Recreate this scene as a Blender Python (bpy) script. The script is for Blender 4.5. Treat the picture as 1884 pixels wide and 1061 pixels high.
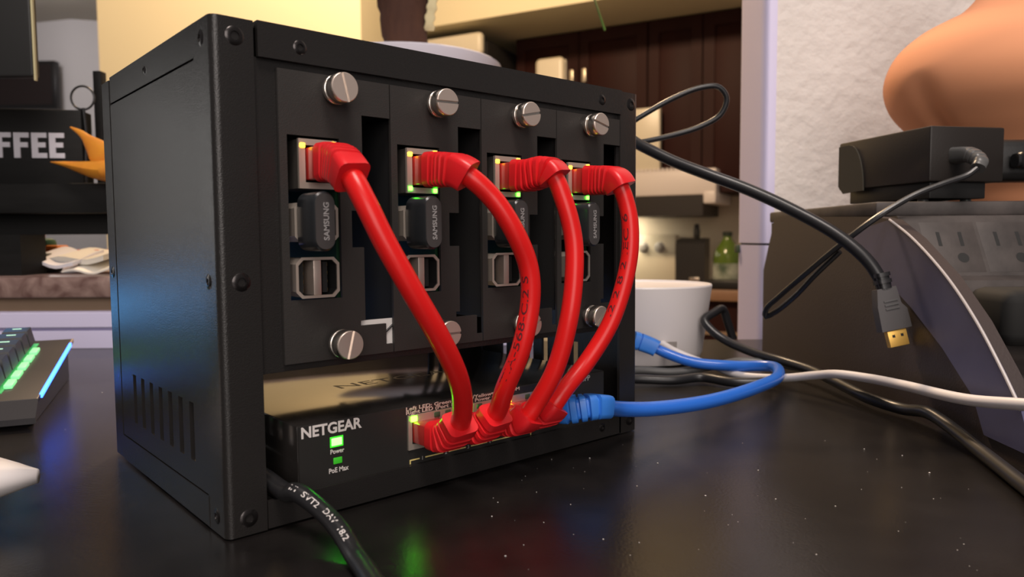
import bpy, bmesh, math, random
import numpy as np
from mathutils import Vector, Matrix
random.seed(7)
for o in list(bpy.data.objects): bpy.data.objects.remove(o)
scene = bpy.context.scene
col = scene.collection
MM = 0.001

# ------------------------------------------------------------------ camera
FPX = 1364.6
YAW, PITCH, ROLL = 0.72197, 0.06758, -0.00698
CAM = np.array([-81.18, -226.115, 93.242])          # millimetres; the case's front left foot is the origin
_f = np.array([math.sin(YAW)*math.cos(PITCH), math.cos(YAW)*math.cos(PITCH), -math.sin(PITCH)])
_r0 = np.array([math.cos(YAW), -math.sin(YAW), 0.0])
_u0 = np.cross(_r0, _f)
_r = _r0*math.cos(ROLL)+_u0*math.sin(ROLL)
_u = -_r0*math.sin(ROLL)+_u0*math.cos(ROLL)
cam = bpy.data.cameras.new('camera'); camo = bpy.data.objects.new('camera', cam); col.objects.link(camo)
m = Matrix.Identity(4)
for i in range(3):
    m[i][0] = _r[i]; m[i][1] = _u[i]; m[i][2] = -_f[i]; m[i][3] = CAM[i]*MM
camo.matrix_world = m
cam.sensor_width = 36.0; cam.lens = 36.0*FPX/1884.0
cam.clip_start = 0.005; cam.clip_end = 60
cam.dof.use_dof = True; cam.dof.focus_distance = 0.30; cam.dof.aperture_fstop = 17.0
scene.camera = camo

def ray(x, y): return _f + _r*((x-942.0)/FPX) - _u*((y-530.5)/FPX)
RU = np.array([math.cos(YAW), -math.sin(YAW), 0.0]); RV = np.array([math.sin(YAW), math.cos(YAW), 0.0])
def room(u, v, z): return CAM*np.array([1, 1, 0]) + RU*u + RV*v + np.array([0, 0, z])   # room axes: u right, v away, z up
def atv(x, y, v):                                   # the point seen at pixel x,y standing v mm into the room
    d = ray(x, y); return CAM + d*(v/(d@RV))
def atY(x, y, Y):
    d = ray(x, y); return CAM + d*((Y-CAM[1])/d[1])
def uvz(x, y, v):
    p = atv(x, y, v)-CAM; return (float(p@RU), v, float(p[2]+CAM[2]))

# ------------------------------------------------------------------ light
scene.view_settings.view_transform = 'Standard'
scene.view_settings.look = 'None'
scene.view_settings.exposure = 0.0
scene.view_settings.gamma = 1.0
scene.view_settings.use_curve_mapping = False
w = bpy.data.worlds.new('world'); scene.world = w; w.use_nodes = True
w.node_tree.nodes['Background'].inputs[0].default_value = (1.0, 0.92, 0.90, 1)
w.node_tree.nodes['Background'].inputs[1].default_value = 0.13

def area(name, loc, target, size, energy, color, size_y=None):
    l = bpy.data.lights.new(name, 'AREA'); l.energy = energy; l.color = color; l.size = size
    if size_y: l.shape = 'RECTANGLE'; l.size_y = size_y
    o = bpy.data.objects.new(name, l); col.objects.link(o)
    p = Vector(loc)*MM; o.location = p
    o.rotation_euler = (Vector(target)*MM-p).to_track_quat('-Z', 'Y').to_euler()
    return o
# living-room ceiling lamp behind and above the camera
area('ceiling_lamp_light', room(100, -350, 1450), room(0, 350, 60), 0.5, 19.0, (1.0, 0.88, 0.80))
# added wide fill for soft frontal light; no lamp is seen there
area('front_fill_light', room(250, -1500, 650), room(100, 500, 100), 1.1, 16.0, (1.0, 0.90, 0.84))
# kitchen ceiling bulb: floods the yellow wall, soffit and the ledge
kl_ = bpy.data.lights.new('kitchen_lamp_light', 'POINT'); kl_.energy = 215.0; kl_.color = (1.0, 0.70, 0.43); kl_.shadow_soft_size = 0.12
klo = bpy.data.objects.new('kitchen_lamp_light', kl_); col.objects.link(klo); klo.location = Vector([float(q)*MM for q in room(-250, 2050, 2000)])
fl_ = bpy.data.lights.new('far_room_light', 'POINT'); fl_.energy = 16.0; fl_.color = (1.0, 0.93, 0.92); fl_.shadow_soft_size = 0.2  # added light from an unseen source, brightens the grey far wall
flo = bpy.data.objects.new('far_room_light', fl_); col.objects.link(flo); flo.location = Vector([float(q)*MM for q in room(-3000, 4400, 1500)])
# cool daylight-white monitor glow from the left, over the keyboard
area('monitor_glow_light', room(-440, 372, 140), room(-100, 240, 105), 0.085, 0.075, (1.0, 0.97, 0.92), 0.16)
# blue-green glow of the lit keyboard on the left side of the case
area('keyboard_glow_light', room(-385, 452, 34), room(-130, 282, 50), 0.16, 0.045, (0.03, 0.42, 1.0), 0.05)

# ------------------------------------------------------------------ materials
MATS = {}
def mat(name, base=(0.5, 0.5, 0.5), rough=0.5, metal=0.0, emit=None, estr=0.0, noise=0.0, nscale=200.0, bump=0.0, bscale=800.0,
        base2=None, trans=0.0, coat=0.0, ior=None, stretch=None, spec=None, dist=None, bdist=0.0005):
    if name in MATS: return MATS[name]
    m = bpy.data.materials.new(name); m.use_nodes = True; nt = m.node_tree; b = nt.nodes['Principled BSDF']
    b.inputs['Base Color'].default_value = (*base, 1); b.inputs['Roughness'].default_value = rough; b.inputs['Metallic'].default_value = metal
    if trans: b.inputs['Transmission Weight'].default_value = trans
    if coat: b.inputs['Coat Weight'].default_value = coat; b.inputs['Coat Roughness'].default_value = 0.08
    if ior: b.inputs['IOR'].default_value = ior
    if spec is not None: b.inputs['Specular IOR Level'].default_value = spec
    if emit: b.inputs['Emission Color'].default_value = (*emit, 1); b.inputs['Emission Strength'].default_value = estr
    tc = None
    def coords():
        nonlocal tc
        if tc is None:
            t = nt.nodes.new('ShaderNodeTexCoord'); mp = nt.nodes.new('ShaderNodeMapping')
            nt.links.new(t.outputs['Object'], mp.inputs['Vector'])
            if stretch: mp.inputs['Scale'].default_value = stretch
            tc = mp.outputs['Vector']
        return tc
    if base2 is not None:
        n = nt.nodes.new('ShaderNodeTexNoise'); n.inputs['Scale'].default_value = nscale; n.inputs['Detail'].default_value = 6
        nt.links.new(coords(), n.inputs['Vector'])
        if dist: n.inputs['Distortion'].default_value = dist
        cr = nt.nodes.new('ShaderNodeValToRGB'); cr.color_ramp.elements[0].position = 0.5-0.5*noise; cr.color_ramp.elements[1].position = 0.5+0.5*noise
        cr.color_ramp.elements[0].color = (*base, 1); cr.color_ramp.elements[1].color = (*base2, 1)
        nt.links.new(n.outputs['Fac'], cr.inputs['Fac']); nt.links.new(cr.outputs['Color'], b.inputs['Base Color'])
    if bump:
        n = nt.nodes.new('ShaderNodeTexNoise'); n.inputs['Scale'].default_value = bscale; n.inputs['Detail'].default_value = 3
        nt.links.new(coords(), n.inputs['Vector'])
        bp = nt.nodes.new('ShaderNodeBump'); bp.inputs['Strength'].default_value = bump; bp.inputs['Distance'].default_value = bdist
        nt.links.new(n.outputs['Fac'], bp.inputs['Height']); nt.links.new(bp.outputs['Normal'], b.inputs['Normal'])
    MATS[name] = m; return m

powder = mat('black_powder_coat', (0.018, 0.0165, 0.016), 0.24, bump=0.25, bscale=2600)
plate = mat('black_faceplate', (0.027, 0.0245, 0.023), 0.5, bump=0.2, bscale=2600)
inner = mat('dark_interior', (0.012, 0.012, 0.012), 0.6)
screwm = mat('black_screw', (0.06, 0.055, 0.055), 0.25, 0.9)
steel = mat('turned_steel', (0.72, 0.66, 0.60), 0.28, 1.0, bump=0.05, bscale=1500)
facedsteel = mat('faced_steel', (0.80, 0.68, 0.60), 0.42, 0.8)
tin = mat('tinned_shell', (0.74, 0.65, 0.56), 0.38, 0.75)
redpvc = mat('red_pvc', (0.72, 0.012, 0.012), 0.3, spec=.35, bump=0.06, bscale=300)
redboot = mat('red_boot', (0.74, 0.014, 0.020), 0.36)
redclear = mat('red_clear_plug', (0.42, 0.03, 0.025), 0.2)
bluepvc = mat('blue_pvc', (0.03, 0.17, 0.72), 0.25)
blueboot = mat('blue_boot', (0.035, 0.20, 0.70), 0.38)
blackpvc = mat('black_pvc', (0.016, 0.016, 0.018), 0.35)
greypvc = mat('grey_pvc', (0.10, 0.10, 0.10), 0.35)
whitepvc = mat('white_pvc', (0.72, 0.68, 0.68), 0.4)
blackplastic = mat('black_plastic', (0.012, 0.012, 0.012), 0.4, bump=0.1, bscale=1500)
whiteprint = mat('white_print', (0.72, 0.68, 0.66), 0.6)
greyprint = mat('grey_print', (0.30, 0.29, 0.29), 0.6)
pinkprint = mat('pale_print', (0.62, 0.46, 0.40), 0.6)
yellowprint = mat('yellow_print', (0.75, 0.60, 0.22), 0.6)
inkdark = mat('dark_ink', (0.10, 0.01, 0.015), 0.5)
amber = mat('amber_led', (0.9, 0.5, 0.05), 0.4, emit=(1.0, 0.50, 0.02), estr=9)
greenled = mat('green_led', (0.1, 0.7, 0.05), 0.4, emit=(0.05, 1.0, 0.02), estr=18)
brightgreen = mat('bright_green_led', (0.1, 0.8, 0.1), 0.4, emit=(0.03, 1.0, 0.02), estr=26)
limeled = mat('lime_led', (0.3, 0.8, 0.05), 0.4, emit=(0.07, 1.0, 0.01), estr=36)
dimgreen = mat('dim_green_led', (0.03, 0.30, 0.02), 0.4, emit=(0.05, 0.6, 0.02), estr=0.35)
offled = mat('unlit_light', (0.06, 0.09, 0.05), 0.3)
gold = mat('gold_contact', (0.85, 0.55, 0.12), 0.3, 1.0)
pcb = mat('circuit_board_green', (0.01, 0.05, 0.02), 0.5)

# ------------------------------------------------------------------ mesh helpers
WLOC = {}
class MB:
    def __init__(s, T=None): s.v = []; s.f = []; s.T = T
    def add(s, vs, fs):
        k = len(s.v); T = s.T
        for p in vs: s.v.append(tuple(T(*p)) if T else tuple(p))
        for f in fs: s.f.append([i+k for i in f])
        return s
    def box(s, x0, x1, y0, y1, z0, z1, bev=0.0, seg=2):
        if bev <= 0:
            vs = [(x0,y0,z0),(x1,y0,z0),(x1,y1,z0),(x0,y1,z0),(x0,y0,z1),(x1,y0,z1),(x1,y1,z1),(x0,y1,z1)]
            return s.add(vs, [(0,3,2,1),(4,5,6,7),(0,1,5,4),(1,2,6,5),(2,3,7,6),(3,0,4,7)])
        bm = bmesh.new(); bmesh.ops.create_cube(bm, size=1)
        for v in bm.verts: v.co = Vector(((x0+x1)/2+v.co.x*(x1-x0), (y0+y1)/2+v.co.y*(y1-y0), (z0+z1)/2+v.co.z*(z1-z0)))
        bmesh.ops.bevel(bm, geom=bm.edges[:], offset=bev, segments=seg, affect='EDGES', profile=0.5)
        bm.verts.index_update()
        s.add([tuple(v.co) for v in bm.verts], [[v.index for v in f.verts] for f in bm.faces]); bm.free(); return s
    def prism(s, pts, lo, hi, axis='z'):
        n = len(pts)
        def mk(a, b, c): return {'z': (a, b, c), 'y': (a, c, b), 'x': (c, a, b)}[axis]
        vs = [mk(a, b, lo) for a, b in pts]+[mk(a, b, hi) for a, b in pts]
        return s.add(vs, [list(range(n))[::-1], list(range(n, 2*n))]+[(i, (i+1) % n, n+(i+1) % n, n+i) for i in range(n)])
    def grid(s, xs, ys, solid, lo, hi, axis='y'):
        # a flat plate with rectangular openings: cells where solid(cx,cy); thickness lo..hi along axis
        def mk(a, b, c): return {'z': (a, b, c), 'y': (a, c, b), 'x': (c, a, b)}[axis]
        nx, ny = len(xs)-1, len(ys)-1
        S = [[solid((xs[i]+xs[i+1])/2, (ys[j]+ys[j+1])/2) for j in range(ny)] for i in range(nx)]
        def q(*p): s.add(p, [(0, 1, 2, 3)])
        for i in range(nx):
            for j in range(ny):
                if not S[i][j]: continue
                a, b, c, d = xs[i], xs[i+1], ys[j], ys[j+1]
                q(mk(a,c,lo), mk(b,c,lo), mk(b,d,lo), mk(a,d,lo)); q(mk(a,c,hi), mk(b,c,hi), mk(b,d,hi), mk(a,d,hi))
                if i == 0 or not S[i-1][j]: q(mk(a,c,lo), mk(a,d,lo), mk(a,d,hi), mk(a,c,hi))
                if i == nx-1 or not S[i+1][j]: q(mk(b,c,lo), mk(b,d,lo), mk(b,d,hi), mk(b,c,hi))
                if j == 0 or not S[i][j-1]: q(mk(a,c,lo), mk(b,c,lo), mk(b,c,hi), mk(a,c,hi))
                if j == ny-1 or not S[i][j+1]: q(mk(a,d,lo), mk(b,d,lo), mk(b,d,hi), mk(a,d,hi))
        return s
    def lathe(s, prof, c=(0, 0, 0), axis='z', seg=32, knurl=None):
        # prof: list of (radius, height along axis)
        def mk(a, b, h): return {'z': (c[0]+a, c[1]+b, c[2]+h), 'y': (c[0]+a, c[1]+h, c[2]+b), 'x': (c[0]+h, c[1]+a, c[2]+b)}[axis]
        vs = []; fs = []
        for k, (r, h) in enumerate(prof):
            for i in range(seg):
                t = 2*math.pi*i/seg; rr = r*(1-knurl[1]*(i % 2)) if knurl and k in knurl[0] else r
                vs.append(mk(rr*math.cos(t), rr*math.sin(t), h))
        n = len(prof)
        for k in range(n-1):
            for i in range(seg): fs.append((k*seg+i, k*seg+(i+1) % seg, (k+1)*seg+(i+1) % seg, (k+1)*seg+i))
        fs.append(list(range(seg))[::-1]); fs.append([(n-1)*seg+i for i in range(seg)])
        return s.add(vs, fs)
    def sweep(s, P, sec):
        # P: Nx3 path; sec(i) -> list of (a,b) offsets in the moving frame
        fr = frames(P); n = len(P); vs = []; fs = []; k = None
        for i in range(n):
            q = sec(i); k = len(q); _, n1, n2 = fr[i]
            for a, b in q: vs.append(tuple(P[i]+n1*a+n2*b))
        for i in range(n-1):
            for j in range(k): fs.append((i*k+j, i*k+(j+1) % k, (i+1)*k+(j+1) % k, (i+1)*k+j))
        fs.append(list(range(k))[::-1]); fs.append([(n-1)*k+j for j in range(k)])
        return s.add(vs, fs)
    def tube(s, P, r, seg=14):
        circ = [(math.cos(2*math.pi*j/seg), math.sin(2*math.pi*j/seg)) for j in range(seg)]
        return s.sweep(P, lambda i: [(r*a, r*b) for a, b in circ])
    def bar(s, a, b, r, seg=10): return s.tube(np.array([a, b], float), r, seg)
    def mesh(s, name, mats, origin, smooth=True, angle=0.6, weld=False):
        bm = bmesh.new(); vs = [bm.verts.new(((p[0]-origin[0])*MM, (p[1]-origin[1])*MM, (p[2]-origin[2])*MM)) for p in s.v]
        for f in s.f:
            try: bm.faces.new([vs[i] for i in f])
            except ValueError: pass
        bmesh.ops.remove_doubles(bm, verts=bm.verts[:], dist=2e-6)
        bmesh.ops.recalc_face_normals(bm, faces=bm.faces[:])
        if smooth:
            for f in bm.faces: f.smooth = True
            for e in bm.edges:
                if len(e.link_faces) != 2 or e.calc_face_angle(0) > angle: e.smooth = False
        me = bpy.data.meshes.new(name); bm.to_mesh(me); bm.free()
        me.materials.append(mats); return me
UPREF = {'v': np.array([0, 0, 1.0])}
def frames(P, up=None):
    P = np.asarray(P, float); n = len(P); T = np.gradient(P, axis=0); T /= np.linalg.norm(T, axis=1)[:, None]
    ref = np.array([0, 0, 1.0]) if up is None else up
    if abs(T[0]@ref) > 0.9: ref = np.array([1.0, 0, 0])
    n1 = ref-T[0]*(T[0]@ref); n1 /= np.linalg.norm(n1); out = []
    for i in range(n):
        n1 = n1-T[i]*(T[i]@n1); n1 /= np.linalg.norm(n1); out.append((T[i], n1, np.cross(T[i], n1)))
    return out
def spline(pts, step=1.0):
    p = [np.asarray(q, float) for q in pts]; p = [2*p[0]-p[1]]+p+[2*p[-1]-p[-2]]; out = []
    for i in range(1, len(p)-2):
        p0, p1, p2, p3 = p[i-1:i+3]
        t0 = 0.0; t1 = t0+np.linalg.norm(p1-p0)**.5; t2 = t1+np.linalg.norm(p2-p1)**.5; t3 = t2+np.linalg.norm(p3-p2)**.5
        for t in np.linspace(t1, t2, 24, endpoint=False):
            A1 = (t1-t)/(t1-t0)*p0+(t-t0)/(t1-t0)*p1; A2 = (t2-t)/(t2-t1)*p1+(t-t1)/(t2-t1)*p2; A3 = (t3-t)/(t3-t2)*p2+(t-t2)/(t3-t2)*p3
            B1 = (t2-t)/(t2-t0)*A1+(t-t0)/(t2-t0)*A2; B2 = (t3-t)/(t3-t1)*A2+(t-t1)/(t3-t1)*A3
            out.append((t2-t)/(t2-t1)*B1+(t-t1)/(t2-t1)*B2)
    out.append(p[-2]); out = np.array(out)
    for _ in range(3): out[1:-1] = out[1:-1]*.5+(out[:-2]+out[2:])*.25
    d = np.r_[0, np.cumsum(np.linalg.norm(np.diff(out, axis=0), axis=1))]; n = max(2, int(d[-1]/step)+1)
    s = np.linspace(0, d[-1], n); return np.stack([np.interp(s, d, out[:, k]) for k in range(3)], 1)
def arclen(P): return np.r_[0, np.cumsum(np.linalg.norm(np.diff(P, axis=0), axis=1))]
def rrect(w, h, r, seg=3):
    out = []
    for cx, cy, a in ((w/2-r, h/2-r, 0), (-w/2+r, h/2-r, 90), (-w/2+r, -h/2+r, 180), (w/2-r, -h/2+r, 270)):
        for k in range(seg+1):
            t = math.radians(a+90*k/seg); out.append((cx+r*math.cos(t), cy+r*math.sin(t)))
    return out

# ------------------------------------------------------------------ object helpers
def thing(name, label, cat, loc, group=None, kind=None):
    o = bpy.data.objects.new(name, None); col.objects.link(o); o.empty_display_size = 0.01
    o.location = Vector([float(c)*MM for c in loc]); o['label'] = label; o['category'] = cat
    if group: o['group'] = group
    if kind: o['kind'] = kind
    WLOC[o] = np.array(loc, float); return o
def part(name, mb, material, parent, label=None, smooth=True, angle=0.6, kind=None):
    org = WLOC[parent]; o = bpy.data.objects.new(name, mb.mesh(name, material, org, smooth, angle)); col.objects.link(o); o.parent = parent
    WLOC[o] = org
    if label: o['label'] = label
    if kind: o['kind'] = kind
    return o
def solo(name, mb, material, label, cat, loc, group=None, kind=None, smooth=True, angle=0.6):
    o = bpy.data.objects.new(name, mb.mesh(name, material, loc, smooth, angle)); col.objects.link(o); o.location = Vector([float(c)*MM for c in loc])
    WLOC[o] = np.array(loc, float)
    if label: o['label'] = label
    if cat: o['category'] = cat
    if group: o['group'] = group
    if kind: o['kind'] = kind
    return o
def struct(name, mb, material, loc=(0, 0, 0), label=None):
    o = solo(name, mb, material, label, None, loc, kind='structure'); return o
def copy_tree(o, delta, parent=None):
    c = o.copy(); col.objects.link(c); c.parent = parent; WLOC[c] = WLOC[o]+np.array(delta)
    if parent is None: c.location = Vector([float(q)*MM for q in WLOC[c]])
    for ch in o.children: copy_tree(ch, delta, c)
    return c
def text_geo(txt, size, thick=0.0, align='LEFT', space=1.0):
    cu = bpy.data.curves.new('text', 'FONT'); cu.body = txt; cu.size = size; cu.align_x = align; cu.space_character = space
    cu.offset = thick; cu.resolution_u = 3
    o = bpy.data.objects.new('text', cu); col.objects.link(o); bpy.context.view_layer.update()
    me = bpy.data.meshes.new_from_object(o.evaluated_get(bpy.context.evaluated_depsgraph_get()))
    vs = [tuple(v.co) for v in me.vertices]; fs = [list(p.vertices) for p in me.polygons]
    bpy.data.objects.remove(o); bpy.data.curves.remove(cu); bpy.data.meshes.remove(me); return vs, fs
def text_mb(txt, size, place, thick=0.0, align='LEFT', depth=0.12, space=1.0, fit=None):
    # place(a,b,c) -> mm; c is the height above the surface
    vs, fs = text_geo(txt, size, thick, align, space); mb = MB()
    if fit:
        x0 = min(v[0] for v in vs); x1 = max(v[0] for v in vs); vs = [((v[0]-x0)*fit/(x1-x0), v[1], 0) for v in vs]
    n = len(vs); ed = {}
    for f in fs:
        for i in range(len(f)):
            e = (f[i], f[(i+1) % len(f)]); ed[tuple(sorted(e))] = ed.get(tuple(sorted(e)), [])+[e]
    allv = [place(v[0], v[1], depth) for v in vs]+[place(v[0], v[1], 0) for v in vs]
    ff = list(fs)+[[e[0][1], e[0][0], e[0][0]+n, e[0][1]+n] for e in ed.values() if len(e) == 1]
    mb.add(allv, ff); return mb
def on_cable(P, r, s0, ang, flip=1):
    d = arclen(P); fr = frames(P)
    def place(a, b, c):
        s = s0+flip*a; i = int(np.clip(np.searchsorted(d, s)-1, 0, len(P)-2)); t = (s-d[i])/(d[i+1]-d[i])
        T, n1, n2 = fr[i]; T2, m1, m2 = fr[i+1]; q = P[i]*(1-t)+P[i+1]*t; a1 = n1*(1-t)+m1*t; a2 = n2*(1-t)+m2*t
        th = ang-flip*b/r; return tuple(q+(a1*math.cos(th)+a2*math.sin(th))*(r+c))
    return place

# ================================================================== SETTING
deskm = mat('black_desk_laminate', (0.007, 0.006, 0.006), 0.27, base2=(0.014, 0.012, 0.0115), noise=0.5, nscale=60, bump=0.12, bscale=900)
wallm = mat('white_textured_paint', (0.80, 0.75, 0.71), 0.8, bump=0.8, bscale=80, bdist=0.003)
trimm = mat('bluish_lit_white_trim', (0.74, 0.70, 0.95), 0.45)  # white trim; the bluish cast of the light is put into its colour
yellowm = mat('cream_wall_paint', (0.84, 0.75, 0.50), 0.8)
floorm = mat('brown_floor', (0.10, 0.07, 0.05), 0.6, base2=(0.14, 0.10, 0.07), noise=0.6, nscale=3)
greywall = mat('grey_wall_paint', (0.78, 0.76, 0.78), 0.8)
ceilm = mat('ceiling_paint', (0.50, 0.46, 0.40), 0.9)

def Tr(u, v, z): return room(u, v, z)
d_ = MB(Tr).box(-1000, 800, -300, 672, -28, 0, 2)
desk = solo('desk', d_, deskm, 'black dusty desk top under the computer case and cables', 'desk', room(0, 300, -28))
struct('floor', MB(Tr).box(-3500, 4000, -1500, 7500, -1020, -1000), floorm, room(0, 2000, -1000))
for uu, vv in ((-950, -250), (750, -250), (-950, 590), (750, 590)):
    part('leg', MB(Tr).box(uu-25, uu+25, vv-25, vv+25, -1000, -28), powder, desk)

# right partition wall with a rounded corner guard at its free end
u0 = uvz(1421, 300, 690)[0]
struct('wall_right', MB(Tr).box(u0, 2200, 690, 766, -1000, 1600), wallm, room(u0, 700, -1000))
zj = uvz(1396, 449, 700)[2]
def endcap(z0, z1, o):
    r = 14
    P = [(u0+2, 688.5), (u0-4+0, 688.5)]+[(u0-4-o-r*0.35*math.sin(t), 688.5+r-r*math.cos(t)) for t in np.linspace(0, math.pi/2, 7)]+[(u0-4-o-r*0.35*math.sin(t), 767.5-r+r*math.cos(t)) for t in np.linspace(math.pi/2, 0, 7)]+[(u0+2, 767.5)]
    return MB(Tr).prism(P, z0, z1)
tg = struct('trim_1', endcap(-1000, zj-1.0, 0), trimm, room(u0, 730, -1000))
part('corner_guard', endcap(zj+1.0, 1600, 0), trimm, tg)
part('joint_strip', endcap(zj-1.0, zj+1.0, -2), inner, tg)
part('clip', MB(Tr).box(u0-12, u0-5, 755, 764, zj-9, zj-1, .5), mat('dark_green_clip', (0.05, 0.07, 0.03), 0.5), tg)

# half wall with moulding and granite ledge behind the desk, left of the case
hw = struct('trim_2', MB(Tr).box(-1100, 20, 676, 1050, -1000, 33), trimm, room(-500, 700, -1000))
part('moulding', MB(Tr).prism([(640, 19), (640, 31), (643, 33), (676, 33), (676, 16), (644, 16)], -1100, 20, 'x'), trimm, hw)
part('moulding', MB(Tr).prism([(642, 0.2), (642, 15.8), (676, 15.8), (676, .2)], -1100, 20, 'x'), trimm, hw)
woodtan = mat('tan_wood', (0.36, 0.25, 0.17), 0.6, base2=(0.30, 0.20, 0.13), noise=0.5, nscale=20)
part('wood_strip', MB(Tr).box(-1100, 20, 643, 1050, 33, 45), woodtan, hw)
granite = mat('brown_granite', (0.15, 0.085, 0.075), 0.3, base2=(0.36, 0.25, 0.22), noise=0.35, nscale=55, dist=1.0)
part('granite_ledge', MB(Tr).box(-1100, 20, 632, 1060, 45, 63, 2), granite, hw)

# far room and yellow wall
uy0 = uvz(182, 100, 3000)[0]; uy1 = uvz(665, 100, 3000)[0]
struct('wall_kitchen_end', MB(Tr).box(uy0, uy1, 3000, 3900, -1000, 1900), yellowm, room(uy0, 3000, -1000))
uc = uvz(132, 100, 5600)[0]
struct('wall_far', MB(Tr).prism([(uc, 5600), (uc+700, 5800), (uc+700, 6000), (uc-2500, 6400), (uc-2500, 6300)], -1000, 1730), greywall, room(uc, 5600, -1000))
struct('ceiling', MB(Tr).box(-6000, -1000, 3950, 7200, 1730, 1760), ceilm, room(-2500, 5000, 1730))

# kitchen: axes along the back wall (a, going left and away) and out of it towards us (n)
ka = np.array([-0.889, 0.459]); kn = np.array([-0.459, -0.889]); k0 = np.array([uvz(1230, 440, 4600)[0], 4600.0])
def Tk(a, n, z):
    q = k0+ka*a+kn*n; return room(q[0], q[1], z)
def kpix(x, y, n=0.0):
    # (a,z) on the kitchen plane that stands n mm off the back wall, seen at pixel x,y
    d = ray(x, y); du, dv = d@RU, d@RV; p0 = k0+kn*n
    t = (p0@kn)/(du*kn[0]+dv*kn[1]); q = np.array([du, dv])*t; return float((q-p0)@ka), float(CAM[2]+d[2]*t)
darkwood = mat('dark_cherry_wood', (0.020, 0.0042, 0.0035), 0.6, spec=.2, base2=(0.030, 0.0065, 0.005), noise=0.6, nscale=6, stretch=(1, 1, 0.15))
cream = mat('cream_enamel', (0.72, 0.66, 0.52), 0.35)
whiteen = mat('white_enamel', (0.78, 0.72, 0.70), 0.4)
splash = mat('beige_backsplash', (0.60, 0.54, 0.44), 0.5)
struct('wall_back', MB(Tk).box(-1500, 3500, -120, 0, -1000, 1900), splash, Tk(0, 0, -1000))
zs = 1325
struct('ceiling_soffit', MB(Tk).box(-1500, 3500, 0, 820, zs, 1900), yellowm, Tk(0, 0, zs))

# ================================================================== CLUSTER CASE
W, H, D = 198.0, 160.6, 129.0
case = thing('computer_case', 'black steel desktop rack case with side vent slots and four drive-style bays', 'computer case', (W/2, D/2, 0))
def bendpost(xs):   # xs: +1 left, -1 right: L profile wrapping the front corner, with rounded bend
    r = 2.6; o = [(13, 0)]+[(r-r*math.sin(t), r-r*math.cos(t)) for t in np.linspace(0, math.pi/2, 7)]+[(0, 15), (1.5, 15)]
    o += [(1.5+(r-1.5)*(1-math.sin(t)), 1.5+(r-1.5)*(1-math.cos(t))) for t in np.linspace(math.pi/2, 0, 5)]+[(13, 1.5)]
    return [(x, y) if xs > 0 else (W-x, y) for x, y in o]
slots = [(96.6-11.3*k, 38.8+1.3*k/6) for k in range(7)]
ys = sorted({15.0, 116.0, *[y-2.2 for y, _ in slots], *[y+2.2 for y, _ in slots]}); zs_ = [11.5, 19.6, 39.4, 149.0]
def is_side(y, z): return not (19.6 < z < 39.4 and any(abs(y-c) < 2.2 for c, _ in slots))
for s in (1, -1):
    mb = MB().prism(bendpost(s), 0.6 if s > 0 else 0.6, H-0.4 if s > 0 else H-0.4)
    x0, x1 = (0, 1.5) if s > 0 else (W-1.5, W)
    mb.grid(ys, zs_, is_side, x0, x1, 'x')
    mb.box(x0, x1, 117.6, D, 1, H-1.2)
    xi = (2.2, 2.8) if s > 0 else (W-2.8, W-2.2)
    part('side_panel', mb, powder, case)
# top cover with folded lips
mb = MB().box(1.6, W-1.6, 2, D-1, H-1.9, H-0.4)
mb.grid([14.2, 185.8], [149.7, H], lambda a, b: True, -0.3, 1.3, 'y')
mb.box(0.2, 1.6, 14.6, 116.5, 149.9, H-.2); mb.box(W-1.6, W-.2, 14.6, 116.5, 149.9, H-.2)
mb.box(14.2, 185.8, 1.3, 14, H-1.4, H)
part('top_cover', mb, powder, case)
mb = MB().box(1.6, W-1.6, 2, D-1, 1.0, 2.2); mb.box(13.3, 186, 0.0, 1.4, 0.9, 9.8)
mb.box(-0.2, 1.3, 14.6, 117, .9, 11.0); mb.box(W-1.3, W+.2, 14.6, 117, .9, 11.0)
part('bottom_tray', mb, powder, case)
# front frame behind the bays
mb = MB().grid([13.0, 21.5, 184.2, 187], [50.6, 54.0, 146.0, 149.8], lambda x, z: not (21.5 < x < 184.2 and 54 < z < 146), 1.6, 2.8, 'y')
part('front_frame', mb, powder, case)
# back panel: open over the switch on the left, slotted on the right
bx = [1.6, 16, 165]+[165+4*k for k in range(1, 6)]+[W-1.6]
def back_solid(x, z):
    if z > 100 or z < 33: return True
    if 16 < x < 165: return False
    if 165 < x < 185: return int((x-165)//4) % 2 == 0
    return True
part('back_panel', MB().grid(bx, [2.4, 33, 100, H-2], back_solid, D-2.4, D-1.2, 'y'), powder, case)
def screw(c, axis, out, r=2.7):
    # countersunk socket screw; out = direction sign of the head
    pr = [(r+.5, -0.15), (r+.1, 0.06), (r, 0.12), (r*.62, 0.42), (r*.5, .42), (r*.42, -0.7), (0.05, -0.75)]
    return MB().lathe([(a, h*out) for a, h in pr], c, axis, 24)
for c in ((7.2, 0, 154.7), (7, 0, 80.3), (7.1, 0, 6.0), (192.6, 0, 155), (192.4, 0, 6.4)): part('screw', screw(c, 'y', -1), screwm, case)
for c in ((28.1, -.3, 154.5), (172.2, -.3, 154.7)): part('screw', screw(c, 'y', -1, 2.1), screwm, case)
for c in ((172.9, 0, 5.8), (28, 0, 5.6)): part('screw', screw(c, 'y', -1, 1.8), screwm, case)
for c in ((0, 8.3, 80.4), (0, 8.3, 154.4), (0, 8.0, 6.2), (0, 123, 80)): part('screw', screw(c, 'x', -1, 2.3), screwm, case)
part('screw', screw((.2, 67.5, 155), 'x', -1, 1.4), screwm, case)
for x in (12, W-12):
    for y in (12, D-12): part('foot', MB().lathe([(4, 0), (4, .95)], (x, y, 0), 'z', 16), blackpvc, case)

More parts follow.
